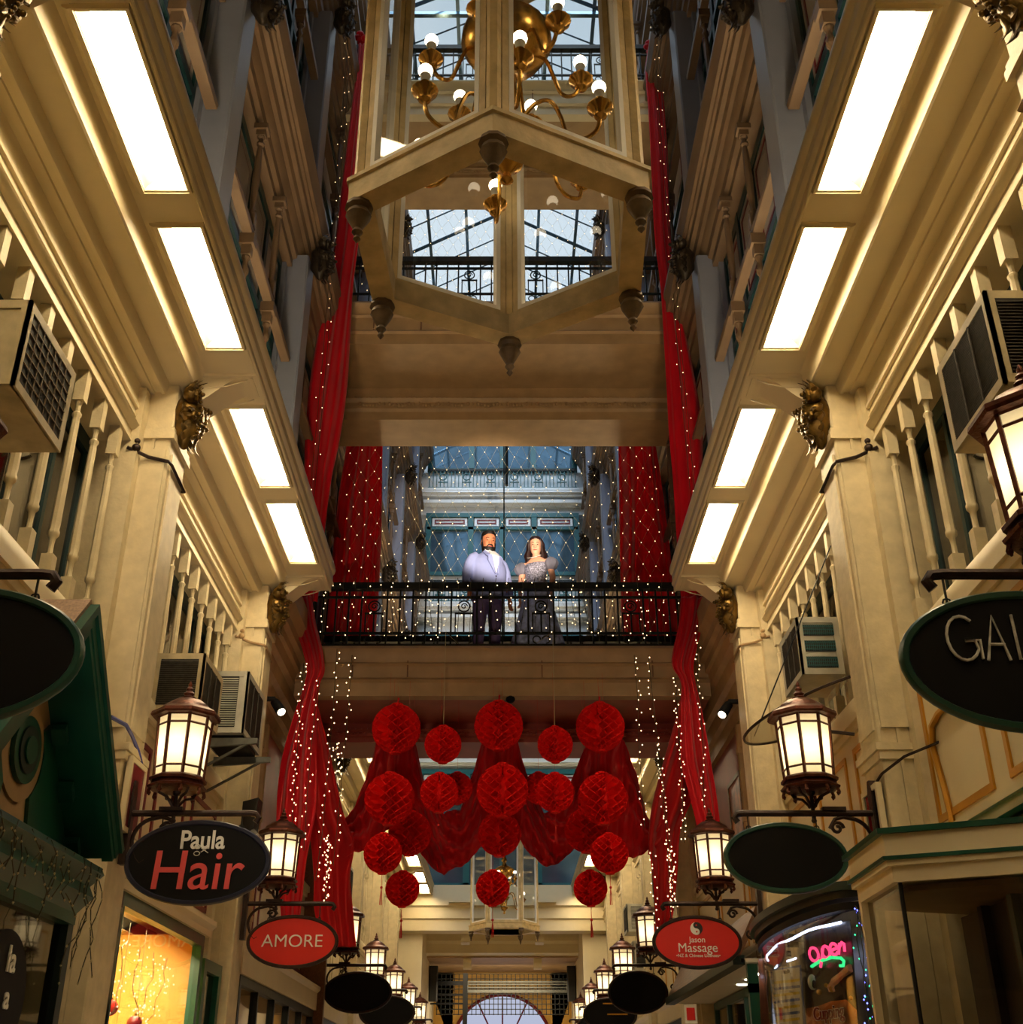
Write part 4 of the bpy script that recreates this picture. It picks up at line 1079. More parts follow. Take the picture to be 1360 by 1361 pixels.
# ---------------- air conditioners ----------------
def ac(s, x0, x1, y0, y1, z0, z1, label, style, body='ac_beige'):
    """box unit hung on the balustrade; x0 = face towards the atrium"""
    t = thing('air_conditioner', label, 'air conditioner', (s*x1, (y0+y1)/2, z0), 'window air conditioners')
    a = lambda v: s*v
    mb = MB(); mb.box(a(x0+.012), a(x1), y0+.012, y1, z0, z1)
    xf = a(x0)
    lo, hi = min(xf, a(x0+.02)), max(xf, a(x0+.02))
    mb.frame(lo, hi, y0, y1, z0, z1, .05, 'x')
    lo2, hi2 = min(a(x0), a(x1)), max(a(x0), a(x1))
    mb.frame(lo2, hi2, y0, y0+.02, z0, z1, .05, 'y')
    mb.build('casing', body, t)
    g = MB(); g.box(a(x0+.005), a(x0+.014), y0+.05, y1-.05, z0+.05, z1-.05); 
    if style != 'plain_side': g.build('outer_grille', 'ac_grille', t)
    else: g.build('outer_grille', 'ac_dirt', t)
    gl = MB()
    if style == 'lattice':
        for k in range(1, 7): yy = y0+.05+k*(y1-y0-.1)/7; gl.box(a(x0), a(x0+.006), yy-.003, yy+.003, z0+.05, z1-.05)
        for k in range(1, 7): zz = z0+.05+k*(z1-z0-.1)/7; gl.box(a(x0), a(x0+.006), y0+.05, y1-.05, zz-.003, zz+.003)
    else:
        for k in range(1, 34): zz = z0+.05+k*(z1-z0-.1)/34; gl.box(a(x0+.002), a(x0+.008), y0+.05, y1-.05, zz-.002, zz+.002)
        for k in (1, 2): yy = y0+.05+k*(y1-y0-.1)/3; gl.box(a(x0-.004), a(x0+.008), yy-.006, yy+.006, z0+.05, z1-.05)
    gl.build('grille_bars', 'ac_dirt' if style != 'lattice' else 'lead', t)
    # near end, facing the camera
    n0, n1 = x0+.05, x1-.05
    if style in ('louvre', 'ribbed'):
        if style == 'ribbed': n0, n1 = x0+.09, x0+.09+(x1-x0)*.5
        nb = MB(); nb.box(a(n0), a(n1), y0-.002, y0+.013, z0+.05, z1-.05); nb.build('side_vent', 'ac_grille', t)
        nl = MB()
        N = 22
        for k in range(N):
            zz = z0+.06+k*(z1-z0-.12)/N; nl.prism([(y0-.012, zz), (y0+.002, zz+.012), (y0+.002, zz+.016), (y0-.012, zz+.004)], 'x', a(n0), a(n1))
        nl.build('louvres', 'ac_dirt' if style == 'louvre' else body, t)
    elif style == 'lattice_three':
        for q in range(3):
            za = z0+.06+q*(z1-z0-.08)/3; zb = za+(z1-z0-.08)/3-.05
            MB().box(a(n0), a(n1), y0-.002, y0+.013, za, zb).build('side_vent', 'ac_grille', t)
            nl = MB()
            for k in range(16): xx = n0+k*(n1-n0)/15; nl.box(a(xx-.002), a(xx+.002), y0-.008, y0+.002, za, zb)
            for k in range(3): zz = za+(k+.5)*(zb-za)/3; nl.box(a(n0), a(n1), y0-.008, y0+.002, zz-.003, zz+.003)
            nl.build('louvres', 'teal', t)
    elif style == 'lattice':
        nl = MB()
        for k in range(6): nl.box(a(x1-.25), a(x1-.05), y0-.002, y0+.013, z1-.16+k*.018, z1-.152+k*.018)
        nl.build('side_vent', 'ac_grille', t)
    return t
ac(-1, 2.45, 3.05, 4.86, 5.55, 3.21, 3.73, 'large beige air conditioner with wire lattice face at the left edge', 'lattice')
ac(1, 2.45, 3.05, 4.73, 5.43, 3.135, 3.69, 'rusty beige air conditioner with dark louvres at the right edge', 'louvre')
t = ac(-1, 2.45, 2.86, 9.03, 9.70, 2.82, 3.31, 'beige louvred air conditioner behind the left hair salon lantern', 'louvre')
t = ac(-1, 2.38, 2.80, 10.36, 11.15, 3.03, 3.62, 'grey air conditioner on steel brackets, left of the falling red drape', 'ribbed', 'ac_grey')
for yy in (10.40, 11.05):
    mb = MB(); mb.prism([(-2.25, 2.99), (-2.25, 2.94), (-2.8, 2.90), (-2.8, 2.99)], 'y', yy, yy+.04); mb.tube([(-2.35, yy+.02, 2.94), (-2.84, yy+.02, 2.66)], .015, 5); mb.build('support_bracket', 'galv', t)
MB().box(-2.4, -2.75, 10.45, 11.05, 2.99, 3.03).build('drip_tray', 'black', t)
ac(1, 2.45, 2.80, 9.0, 9.62, 3.12, 3.62, 'cream air conditioner with three stacked grilles above the right lantern', 'lattice_three', 'ac_grey')
for k, (s, i, zz, st) in enumerate(((1, 4, 2.9, 'louvre'), (1, 5, 3.0, 'ribbed'), (1, 5, 2.2, 'louvre'), (-1, 4, 2.9, 'lattice_three'), (1, 6, 2.4, 'louvre'))):
    y = PY[i]+1.0+(.9 if k == 1 else 0); ac(s, 2.45, 2.85, y, y+.7, zz, zz+.52, 'small distant air conditioner on the %s, %s from the footbridge' % (SIDE[s], ('first', 'second', 'third, lower', 'only one', 'last')[k]), st, 'ac_grey')
# translucent canopy on the right pilaster
t = thing('rain_canopy', 'grey translucent half-round canopy beside the right lantern', 'canopy', (2.55, 8.6, 2.9))
mb = MB()
def cp(u, v):
    a = pi*u; r = v
    y = 9.0 - 0.75*cos(a)*r; x = 2.6-.66*sin(a)*r*(1 if r else 0)
    return (x, y, 2.82-.22*r*sin(a)+.02)
mb.grid(cp, 28, 8); mb.build('sheet', 'canopy', t, ang=180)
mb = MB(); mb.tube([cp(k/28, 1) for k in range(29)], .012, 5); mb.build('edge_trim', 'bronze_dark', t)
mb = MB(); mb.tube([(2.02, 8.8, 2.66), (2.58, 8.2, 3.9)], .006, 4); mb.tube([(2.05, 9.2, 2.66), (2.58, 8.21, 3.9)], .006, 4); mb.build('stay_cable', 'iron', t)
MB().tube([(2.57, 8.25, 2.4), (2.3, 8.4, 2.48), (2.05, 8.6, 2.64)], .014, 5).build('curved_brace', 'bronze_dark', t)

# cables and small fittings
tag(MB().tube([(-2.62, 7.5, 2.30), (-2.56, 7.66, 2.29), (-2.545, 7.76, 2.25), (-2.545, 7.95, 2.19), (-2.55, 8.1, 2.12)], .014, 6).build('cable', 'blue_cable'), 'blue cable looped across the second left pilaster', 'cable')
tag(MB().tube([(2.9, 7.4, 2.12), (2.68, 7.6, 2.06), (2.56, 7.74, 1.98), (2.55, 8.15, 1.9)], .010, 5).build('cable', 'bronze_dark'), 'dark cable slung across the second right pilaster', 'cable')
t = thing('poster_case', 'narrow dark glass poster case on the second left pilaster', 'poster case', (-2.55, 8.0, 1.4), 'poster cases on the pilasters')
mb = MB(); mb.frame(-2.565, -2.525, 7.80, 8.16, 1.62, 2.12, .035, 'x'); mb.build('case_frame', 'cream', t)
MB().box(-2.555, -2.535, 7.83, 8.13, 1.65, 2.09).build('pane', 'maroon', t)
t = thing('poster_case', 'narrow dark glass poster case on the second right pilaster', 'poster case', (2.55, 8.0, 1.4), 'poster cases on the pilasters')
mb = MB(); mb.frame(2.525, 2.565, 7.80, 8.16, 1.38, 1.94, .035, 'x'); mb.build('case_frame', 'cream', t)
MB().box(2.535, 2.555, 7.83, 8.13, 1.41, 1.91).build('pane', 'glass_dark', t)
t = thing('security_camera', 'small white dome camera at the top right of the cornice', 'camera', (1.95, 3.95, 5.22))
MB().lathe([(.05, .03), (.055, 0), (.05, -.02)], n=14).build('mount', 'white', t, world=False); MB().ball((0, 0, -.02), .035, n=12, m=8).build('dome', 'glass_dark', t, world=False)
for k, (s, y) in enumerate(((1, 12.6), (-1, 12.5))):
    t = thing('track_spotlight', 'small black track spotlight under the cornice beside the %s drape' % SIDE[s], 'spotlight', (s*2.6, y, 3.9))
    MB().box(s*2.55, s*2.75, y-.03, y+.03, 4.02, 4.06).build('arm', 'black', t); MB().tube([(s*2.55, y-.02, 4.0), (s*2.45, y-.10, 3.86)], [.05, .06], 10).build('lamp_head', 'black', t)
    MB().tube([(s*2.449, y-.101, 3.859), (s*2.446, y-.104, 3.855)], .045, 10).build('lens', 'bulb_chand', t)
tag(MB().prism([(-2.55, 2.30), (-2.42, 2.38), (-2.40, 2.68), (-2.55, 2.64)], 'y', 11.4, 11.62).build('loudspeaker', 'speaker'), 'black wedge loudspeaker left of the falling drape', 'speaker')
tag(MB().ball((.10, 14.0, 4.52), .06, .06, .05, 10, 8).build('dome_fitting', 'black'), 'small black dome fitting under the footbridge centre', 'fitting')
# pipes on the red side walls
for s in (-1, 1):
    for k in range(4):
        y = 12.7+k*.28; mb = MB(); mb.tube([(s*2.84, y, 1.4), (s*2.84, y, 4.05)], .045, 8)
        for z in (1.8, 2.9, 3.7): mb.lathe([(.06, z), (.06, z+.06)], (s*2.84, y, 0), 8)
        tag(mb.build('downpipe', 'tan'), 'tan downpipe on the %s wall by the footbridge, %s from the camera' % (SIDE[s], NB[k+1]), 'pipe', 'downpipes')
# lit pictures on the right red wall
for k, (y, mm) in enumerate(((13.3, 'paper'), (14.3, 'poster_warm'))):
    t = thing('framed_picture', '%s framed panel on the red wall right of the drape' % ('pale' if k == 0 else 'orange'), 'picture', (2.88, y, 2.9))
    MB().frame(2.86, 2.90, y-.4, y+.4, 2.5, 3.6, .05, 'x').build('frame', 'wood_brown', t); MB().box(2.875, 2.89, y-.36, y+.36, 2.54, 3.56).build('panel', mm, t)

# ---------------- left: green gabled bay window ----------------
t = thing('gabled_bay', 'projecting shop bay with green gable and roundel at the left edge', 'shop bay', (-2.6, 5.6, -1.6))
yc, hw = 5.72, .86; zb, za = 1.16, 2.12
# local plan: tympanum at x=-2.45, gable roof projects to x=-2.12
mb = MB(); mb.prism([(yc-hw-.1, zb), (yc+hw+.1, zb), (yc, za+.16)], 'x', -2.80, -2.45); mb.build('tympanum', 'tan', t)
def rake(sg, x0, x1, off0, off1, m, nm):
    # slab along the rake from apex to eave
    dy, dz = hw+.12, -(za-zb+.1); L = math.hypot(dy, dz); ny, nz = -dz/L, dy/L
    A_ = (yc, za+.12); B_ = (yc+sg*(hw+.08), za+.12+dz*(hw+.08)/dy)
    p = [(A_[0], A_[1]+off0/nz*1.0), (A_[0], A_[1]+off1/nz), (B_[0]+sg*ny*off1, B_[1]+nz*off1), (B_[0]+sg*ny*off0, B_[1]+nz*off0)]
    return MB().prism(p, 'x', x0, x1).build(nm, m, t)
for sg in (-1, 1):
    rake(sg, -2.80, -2.17, .0, .05, 'green', 'raking_cornice')
    rake(sg, -2.40, -2.15, .05, .09, 'green', 'raking_moulding'); rake(sg, -2.24, -2.18, -.03, .0, 'green', 'raking_moulding')
    rake(sg, -2.80, -2.2, .09, .11, 'plank', 'roof_board')
    for k in range(4):
        mb = MB(); u = (k+.6)/4.2; y = yc+sg*u*(hw+.1); z = za+.07-u*(za-zb+.1)
        mb.add([(x, y+sg*a, z-b) for x in (-2.42, -2.34) for a, b in ((-.03, -.03), (.03, .04), (.01, .075), (-.05, .005))], [(0,1,2,3),(4,5,6,7),(0,1,5,4),(1,2,6,5),(2,3,7,6),(3,0,4,7)]); mb.build('dentil', 'green', t)
mb = MB(); c = (-2.45, 5.78, 1.60)
def disc(r, x0, x1, m, nm, sc=1): return MB().rings([[(x, c[1]+r*cos(a), c[2]+r*sc*sin(a)) for a in [2*pi*k/28 for k in range(28)]] for x in (x0, x1)]).build(nm, m, t)
disc(.26, -2.45, -2.435, 'tan', 'roundel_surround'); disc(.17, -2.45, -2.41, 'green', 'roundel'); disc(.12, -2.45, -2.40, 'dark_green', 'roundel'); disc(.07, -2.45, -2.39, 'green', 'roundel')
for sg in (-1, 1):
    y0 = 5.78
    pts = [(y0+sg*.22, zb+.06), (y0+sg*.84, zb+.06), (y0+sg*.30, zb+.66)] + [(y0+sg*.27*cos(a), c[2]+.27*sin(a)) for a in [radians(d) for d in (35, 10, -20, -50)]]
    MB().prism(pts, 'x', -2.452, -2.43).build('green_spandrel', 'green', t)
mb = MB(); mb.prism([(-2.8, 1.16), (-2.22, 1.16), (-2.20, 1.12), (-2.27, 1.06), (-2.24, 1.0), (-2.32, .92), (-2.32, .86), (-2.8, .86)], 'y', yc-hw-.12, yc+hw+.02)
mb.build('head_beam', 'green', t)
mb = MB()
for y in (4.80, 6.60): mb.box(-2.42, -2.34, y-.04, y+.04, -1.6, .88)
mb.box(-2.42, -2.36, 4.8, 6.6, -1.0, -.9); mb.build('window_frame', 'dark_green', t)
MB().box(-2.39, -2.38, 4.84, 6.56, -.9, .87).build('pane', 'pane_dark', t)
MB().box(-2.78, -2.80, 4.7, 6.7, -1.6, .87).build('back_panel', 'dim_room', t)
t = thing('potted_palm', 'leafy green palm standing inside the left bay window', 'plant', (-2.6, 6.25, -.9))
MB().lathe([(.06, 0), (.09, .2), (.10, .22)], n=12).build('pot', 'sign_red', t, world=False)
mb = MB()
for k in range(14):
    a = k*2.4; L = .8+.25*((k*7) % 5)/5
    pts = [(cos(a)*L*.28*u*u*1.2*min(1,.45), sin(a)*L*.28*u*u, .2+L*1.1*u-.25*u*u*u) for u in [j/5 for j in range(6)]]
    for p, q, w0, w1 in zip(pts, pts[1:], (.015, .03, .035, .03, .02), (.03, .035, .03, .02, .003)):
        mb.quad((p[0]-w0*sin(a), p[1]+w0*cos(a), p[2]), (p[0]+w0*sin(a), p[1]-w0*cos(a), p[2]), (q[0]+w1*sin(a), q[1]-w1*cos(a), q[2]), (q[0]-w1*sin(a), q[1]+w1*cos(a), q[2]))
mb.build('leaves', 'foliage', t, world=False)
# tangled unlit icicle wires on the bay edge
rnd = random.Random(9); t = thing('fairy_light_garland', 'tangled dark fairy light wires on the green bay corner', 'fairy lights', (-2.24, 6.5, 1.1))
mb = MB(); b = MB()
for k in range(26):
    y = 5.0+k*.065; p = [(-2.22+rnd.uniform(-.02, .02), y, 1.15)]
    for j in range(rnd.choice((3, 4, 5)) + (4 if y > 6.35 else 0)): q = p[-1]; p.append((q[0]+rnd.uniform(-.03, .03), q[1]+rnd.uniform(-.04, .04), q[2]-rnd.uniform(.04, .09))); bulbs(b, p[-1], .007)
    mb.tube(p, .003, 4)
mb.build('wire', 'wire', t); b.build('bulbs', 'wire_pale', t)['kind'] = 'stuff'
t = thing('hanging_sign', 'black round window sign with white lettering at the bottom left corner', 'sign', (-2.2, 5.1, .55))
MB().rings([[(-2.30+.0, 5.66+.30*cos(a), .44+.28*sin(a)) for a in [2*pi*k/32 for k in range(32)]], [(-2.28, 5.66+.30*cos(a), .44+.28*sin(a)) for a in [2*pi*k/32 for k in range(32)]]]).build('board', 'black', t)
o = text('la', .16, 'sign_white', t, (-.078, .62, .04), rot=(pi/2, 0, pi/2), off=.003)
o = text('a', .14, 'sign_white', t, (-.078, .64, -.12), rot=(pi/2, 0, pi/2), off=.003)
# pilaster strip with mirror between the two left shops
t = thing('mirror_panel', 'tall narrow dark mirror between the left shops', 'mirror', (-2.8, 8.25, -1.6))
MB().box(-2.62, -2.8, 8.22, 8.34, -1.6, 1.30).build('frame', 'bronze_dark', t); MB().box(-2.61, -2.62, 8.235, 8.325, -1.5, 1.2).build('glass', 'glass_dark', t)

# ---------------- generic shopfront ----------------
def shopfront(s, y0, y1, zt, x, frame, label, back='gold_wall', glow=None, mull=2, xb=3.9):
    t = thing('shopfront', label, 'shopfront', (s*x, (y0+y1)/2, -1.6))
    lo, hi = min(s*x, s*(x+.08)), max(s*x, s*(x+.08))
    mb = MB(); mb.frame(lo, hi, y0, y1, -1.6, zt, .09, 'x'); mb.build('frame', frame, t)
    for k in range(1, mull):
        yy = y0+k*(y1-y0)/mull; MB().box(lo, hi, yy-.03, yy+.03, -1.5, zt-.09).build('mullion', frame, t)
    MB().box(s*(x+.04), s*(x+.045), y0+.05, y1-.05, -1.5, zt-.05).build('pane', 'pane', t)
    mb = MB(); mb.box(s*xb, s*(xb+.05), y0-.1, y1+.1, -1.6, 1.34); mb.box(s*(x+.1), s*xb, y0-.1, y0-.05, -1.6, 1.34); mb.box(s*(x+.1), s*xb, y1+.05, y1+.1, -1.6, 1.34)
    mb.build('display_back', back, t)
    mb = MB(); mb.box(s*(x-.03), s*(x+.2), y0-.1, y1+.1, zt, 1.46); mb.prism([(s*(x-.07), 1.45), (s*(x-.07), 1.41), (s*(x-.03), 1.37), (s*(x-.03), 1.45)], 'y', y0-.1, y1+.1); mb.build('fascia', 'cream', t)
    if glow:
        lt = bpy.data.lights.new('shop_light', 'AREA'); lt.energy = glow; lt.color = (1, .76, .42); lt.shape = 'RECTANGLE'; lt.size = .5; lt.size_y = (y1-y0)*.7
        o = bpy.data.objects.new('shop_light', lt); COL.objects.link(o); o.location = (s*(x+.3), (y0+y1)/2, 1.28)
        o.rotation_euler = (0, s*-.5, 0)
    return t
shopfront(-1, 8.36, 10.85, 1.32, 2.64, 'green', 'green framed lit shop window below the hair salon sign', 'gold_wall', 160, 1, 3.5)
rnd = random.Random(30)
for k in range(5):
    y = 8.75+k*.38; pts = [(-2.80, y+rnd.uniform(-.05, .05), 1.08)]
    for j in range(6): q = pts[-1]; pts.append((q[0]+rnd.uniform(-.04, .02), q[1]+rnd.uniform(-.12, .12), q[2]-rnd.uniform(.05, .13)))
    strand(pts, 'glowing fairy light strand in the green framed window, %s from the left' % NB[k+1], 42, r=.011, seed=300+k, grp='window display lights', jit=.07)
for k, (y, z, r, mm, nm) in enumerate(((9.15, .62, .055, 'paper_red', 'red'), (9.0, .38, .05, 'gold_paint', 'gold'), (9.35, .30, .05, 'sign_red', 'bright red'), (9.8, .55, .06, 'maroon', 'dark red'), (9.1, .16, .045, 'brass', 'brass'))):
    t = thing('bauble', '%s christmas bauble hanging in the green framed window, %s' % (nm, ('upper', 'middle', 'middle', 'right', 'lowest')[k]), 'bauble', (-2.86, y, z), 'window baubles')
    MB().ball((0, 0, 0), r, n=16, m=12).build('ball', mm, t, world=False); MB().lathe([(.012, r-.005), (.012, r+.015)], n=8).build('cap', 'brass', t, world=False); MB().tube([(0, 0, r), (0, 0, 1.25-z)], .002, 4).build('thread', 'wire', t, world=False)
t = thing('door', 'green shop door right of the lit window', 'door', (-2.7, 11.3, -1.6))
MB().frame(-2.72, -2.64, 10.95, 11.65, -1.6, 1.15, .1, 'x').build('frame', 'green', t); MB().box(-2.70, -2.69, 11.0, 11.6, -1.5, 1.1).build('pane', 'glass_dark', t)
shopfront(-1, 12.4, 17.4, 1.15, 2.62, 'iron', 'dark framed shop window below the red AMORE sign', 'tan', 50, 5)
mb = MB(); mb.box(-2.5, -2.9, 17.46, 17.58, -1.6, 3.6); tag(mb.build('timber_board', 'wood_brown'), 'tall brown timber board left of the blank black sign', 'board')
for i in (4, 5, 6, 7):
    shopfront(-1, PY[i]+.4, PY[i+1]-.4, 1.15, 2.7, 'dark_green', 'distant shopfront on the left, %s beyond the footbridge' % NB[i-3], 'tan', 30, 3)
    shopfront(1, PY[i]+.4, PY[i+1]-.4, 1.15, 2.7, 'dark_green', 'distant shopfront on the right, %s beyond the footbridge' % NB[i-3], 'tan', 30, 3)
# yellow piping on the left frieze of the AMORE bay is carried by the panel mouldings

# ---------------- right: angled bay window with cream and green cornice ----------------
t = thing('shop_bay', 'angled glass shop bay with cream and green cornice at the bottom right', 'shop bay', (2.5, 6.3, -1.6))
PL = [(2.06, 7.08), (2.04, 6.31), (2.90, 5.92), (2.90, 7.3)]      # plan outline of the cornice
def off(P, d):
    c = Vector((2.9, 6.7)); return [tuple(Vector(p)+(Vector(p)-c).normalized()*d*(1 if p[0] < 2.8 else .35)) for p in P]
def layer(d0, z0, z1, m, nm): 
    return MB().prism(off(PL, d0), 'z', z0, z1).build(nm, m, t)
layer(0, 1.12, 1.30, 'cream', 'cornice'); layer(.035, 1.285, 1.315, 'green', 'green_edge'); layer(.02, 1.15, 1.17, 'green', 'green_edge'); layer(-.03, 1.04, 1.12, 'cream', 'cornice')
q = off(PL, -.07)
for k, (a, b) in enumerate(zip(q, q[1:])):
    if k == 2: break
    MB().quad((*a, -1.0), (*b, -1.0), (*b, 1.04), (*a, 1.04)).build('pane', 'pane_dark', t, smooth=False)
for k, a in enumerate(q[:3]): MB().tube([(*a, -1.6), (*a, 1.04)], .012 if k == 1 else .04, 6).build('corner_bar', 'iron' if k == 1 else 'cream', t)
MB().prism(q, 'z', -1.6, -1.0).build('stall_riser', 'cream', t)
MB().prism(off(PL, -.12), 'z', 1.0, 1.03).build('soffit', 'tan', t)
t = thing('interior_screen', 'dark panelled screen inside the right bay window', 'screen', (2.75, 7.0, -1.0))
MB().box(2.72, 2.76, 6.2, 7.2, -1.0, .98).build('panel', 'dim_room', t); MB().box(2.66, 2.71, 6.3, 6.36, -1.0, .98).build('post', 'green', t); MB().box(2.66, 2.71, 6.72, 6.78, -1.0, .98).build('post', 'ink', t)
# gold curved mouldings on the right wall
for k, pts in enumerate(([(2.84, 7.35, 1.35), (2.84, 7.42, 1.8), (2.84, 7.5, 2.1), (2.84, 7.45, 2.22), (2.84, 7.3, 2.26), (2.84, 6.2, 2.3)], [(2.84, 7.0, 1.45), (2.84, 5.0, 1.5)])):
    tag(MB().tube(pts, .022, 6).build('gilt_moulding', 'gold_paint'), 'gilt moulding on the right wall %s' % ('with curved corner' if k == 0 else 'running straight above the bay'), 'moulding')

# ---------------- right: massage shop window ----------------
t = thing('massage_window', 'bowed massage shop window with neon open sign and posters', 'shopfront', (2.5, 9.8, -1.6))
arc = [(2.62-.40*max(0, sin(pi*u))**.36, 8.45+3.05*u) for u in [k/24 for k in range(25)]]
def arcband(d, z0, z1, m, nm, th=.05):
    mb = MB(); mb.rings([[(x-d, y, z0), (x-d, y, z1), (x-d+th, y, z1), (x-d+th, y, z0)] for x, y in arc]); return mb.build(nm, m, t)
arcband(.08, 1.35, 1.41, 'dark_green', 'cornice', .3); arcband(.04, 1.30, 1.35, 'iron', 'cornice', .2); arcband(.02, 1.22, 1.27, 'black', 'head_rail', .1)
arcband(0, -1.2, 1.22, 'pane', 'pane', .006); arcband(.02, -1.6, -1.2, 'cream', 'stall_riser')
MB().box(2.75, 2.8, 8.4, 11.4, -1.6, 1.22).build('back_panel', 'poster_black', t)
MB().box(2.5, 2.62, 8.30, 8.46, -1.6, 1.34).build('side_post', 'cream', t)
mb = MB()
mb.tube([(x+.05, y, 1.16+.006*sin(y*7)) for x, y in arc[2:-2]], .010, 5); mb.tube([(x+.09, y, 1.03+.01*sin(y*5)) for x, y in arc[10:-2]], .008, 5)
mb.build('neon_strip', 'neon_white', t)
def wallpt(y): 
    u = (y-8.45)/3.05; return 2.62-.40*max(0, sin(pi*max(0, min(1, u))))**.36
nz = thing('neon_open_sign', 'red neon open sign with green swoosh in the massage window', 'neon sign', (wallpt(8.9)+.04, 8.95, .75))
p = at(1097, 1267, Y=8.9)
def onwin(px, py, d=.03):
    """point just behind the bowed glass seen at this place"""
    best = None
    for k in range(200):
        y = 8.47+2.75*k/199; q = at(px, py, Y=y); e = q.x-(wallpt(y)+d)
        if best is None or abs(e) < best[0]: best = (abs(e), q)
    return best[1]
mb = MB()
for pts in ([(1088+11*cos(a)*.8, 1268+11*sin(a)) for a in [k*pi/8 for k in range(17)]], [(1093, 1290), (1095, 1258)], [(1095+8+8*cos(a), 1266+9*sin(a)) for a in [pi*1.1+k*pi/8 for k in range(15)]],):
    pass
def neon(segs, m, r, nm):
    mb = MB()
    for sg in segs: mb.tube([onwin(x, y) for x, y in sg], r, 6)
    return mb.build(nm, m, nz)
E = lambda cx, cy, rx, ry, a0, a1, n=12: [(cx+rx*cos(radians(a0+(a1-a0)*k/n))-(ry*sin(radians(a0+(a1-a0)*k/n)))*-.15, cy+ry*sin(radians(a0+(a1-a0)*k/n))) for k in range(n+1)]
neon([E(1082, 1268, 6, 9, 0, 360), [(1091, 1285), (1094, 1260)], E(1098, 1265, 5, 8, -180, 180), [(1104, 1263), (1112, 1260)]+E(1108.5, 1261, 5, 7.5, -10, -330), [(1115, 1268), (1116, 1253)], [(1116, 1258), (1119, 1252), (1122, 1254), (1123, 1264)]], 'neon_red', .011, 'red_letters')
neon([[(1079, 1284), (1090, 1277), (1105, 1272), (1118, 1273), (1122, 1277), (1121, 1283), (1117, 1283)]], 'neon_green', .012, 'green_swoosh')
def winquad(cs, m, nm, par, d=.03, off_=0):
    P = [onwin(x, y, d) for x, y in cs]; mb = MB()
    Q = [p+Vector((.006, .004, 0)) for p in P]
    mb.add(P+Q, [(0,1,2,3),(7,6,5,4),(0,1,5,4),(1,2,6,5),(2,3,7,6),(3,0,4,7)]); return mb.build(nm, m, par)
po = thing('poster', 'dark cupping therapy poster under the neon open sign', 'poster', (2.45, 9.0, .3))
winquad([(1068,1243),(1130,1222),(1142,1375),(1072,1375)], 'poster_black', 'sheet', po, .045)
mb = MB(); c = onwin(1100, 1352, .04); 
bk = [onwin(x, y, .04) for x, y in ((1072,1340),(1090,1336),(1105,1330),(1125,1328),(1139,1342),(1141,1375),(1072,1375))]
mb.add(bk, [tuple(range(7))]); mb.build('pictured_back', 'poster_warm', po)
arm_ = MB(); arm_.tube([onwin(1131, 1286, .036), onwin(1118, 1296, .036), onwin(1109, 1304, .036)], [.03, .022, .028], 8)
for k in range(4): arm_.tube([onwin(1109+2*k-3, 1303, .034), onwin(1104+2*k-3, 1312, .034), onwin(1106+2*k-3, 1317, .034)], .009, 6)
arm_.build('pictured_hand', 'skin_woman', po)
cups = MB()
for x, y, r in ((1089,1318,.02),(1106,1314,.022),(1131,1326,.014),(1098,1309,.015)): cups.ball(onwin(x, y, .034), r, .012, r, 10, 6)
cups.build('pictured_cups', 'gold_paint', po)
w0 = onwin(1100, 1345, .02); w1 = onwin(1120, 1345, .02)
yaw = math.atan2((w1-w0).y, (w1-w0).x)
lt = text('Cupping', .125, 'sign_white', po, onwin(1101, 1346, .022)-po.location, rot=(pi/2, 0, yaw), off=.004, sx=1.05); lt = text('Cupping', .125, 'maroon', po, onwin(1101, 1346, .012)-po.location, rot=(pi/2, 0, yaw), off=.0, sx=1.05)
w = onwin(1080, 1305, .036); 
e = MB(); e.ball(w, .035, .01, .055, 14, 8); e.build('emblem_disc', 'sign_white', po); e = MB(); e.ball(w+Vector((.01, -.008, -.015)), .018, .008, .03, 10, 6); e.build('emblem_dark_half', 'ink', po)
pr = thing('price_list', 'pale price list with blue and yellow rows in the massage window', 'poster', (2.4, 10.0, .3))
winquad([(1024,1288),(1064,1282),(1072,1375),(1026,1375)], 'paper_blue', 'backing', pr, .04); winquad([(1026,1290),(1062,1285),(1068,1375),(1028,1375)], 'paper', 'sheet', pr, .034)
for k in range(8):
    y = 1303+k*8.6; winquad([(1029,y+1),(1062,y-3),(1062.5,y+.5),(1029.3,y+4.5)], 'paper_yellow' if k % 2 == 0 else 'paper_blue', 'printed_row', pr, .028)
w0 = onwin(1035, 1296, .02); w1 = onwin(1060, 1293, .02)
text('Price List', .04, 'ink', pr, onwin(1046, 1291, .024)-pr.location, rot=(pi/2, 0, math.atan2((w1-w0).y, (w1-w0).x)))
winquad([(1033,1255),(1044,1252),(1045,1283),(1034,1285)], 'wood_brown', 'hanging_card', pr, .03)
pm = thing('poster', 'warm toned body poster at the left end of the massage window', 'poster', (2.5, 10.9, .3))
winquad([(1008,1275),(1018,1271),(1022,1375),(1012,1375)], 'poster_warm', 'sheet', pm, .035)
rnd = random.Random(77)
for k in range(4):
    pts = [Vector((2.44+.02*k, 8.36+.05*k, 1.22))]
    for j in range(7): pts.append(pts[-1]+Vector((rnd.uniform(-.02, .02), rnd.uniform(-.03, .03), -rnd.uniform(.08, .15))))
    strand(pts, 'strand of blue and green fairy lights beside the massage window, %s' % NB[k+1], 14, r=.009, m='fairy_blue' if k != 2 else 'fairy_green', seed=400+k, grp='blue fairy lights', jit=.04)
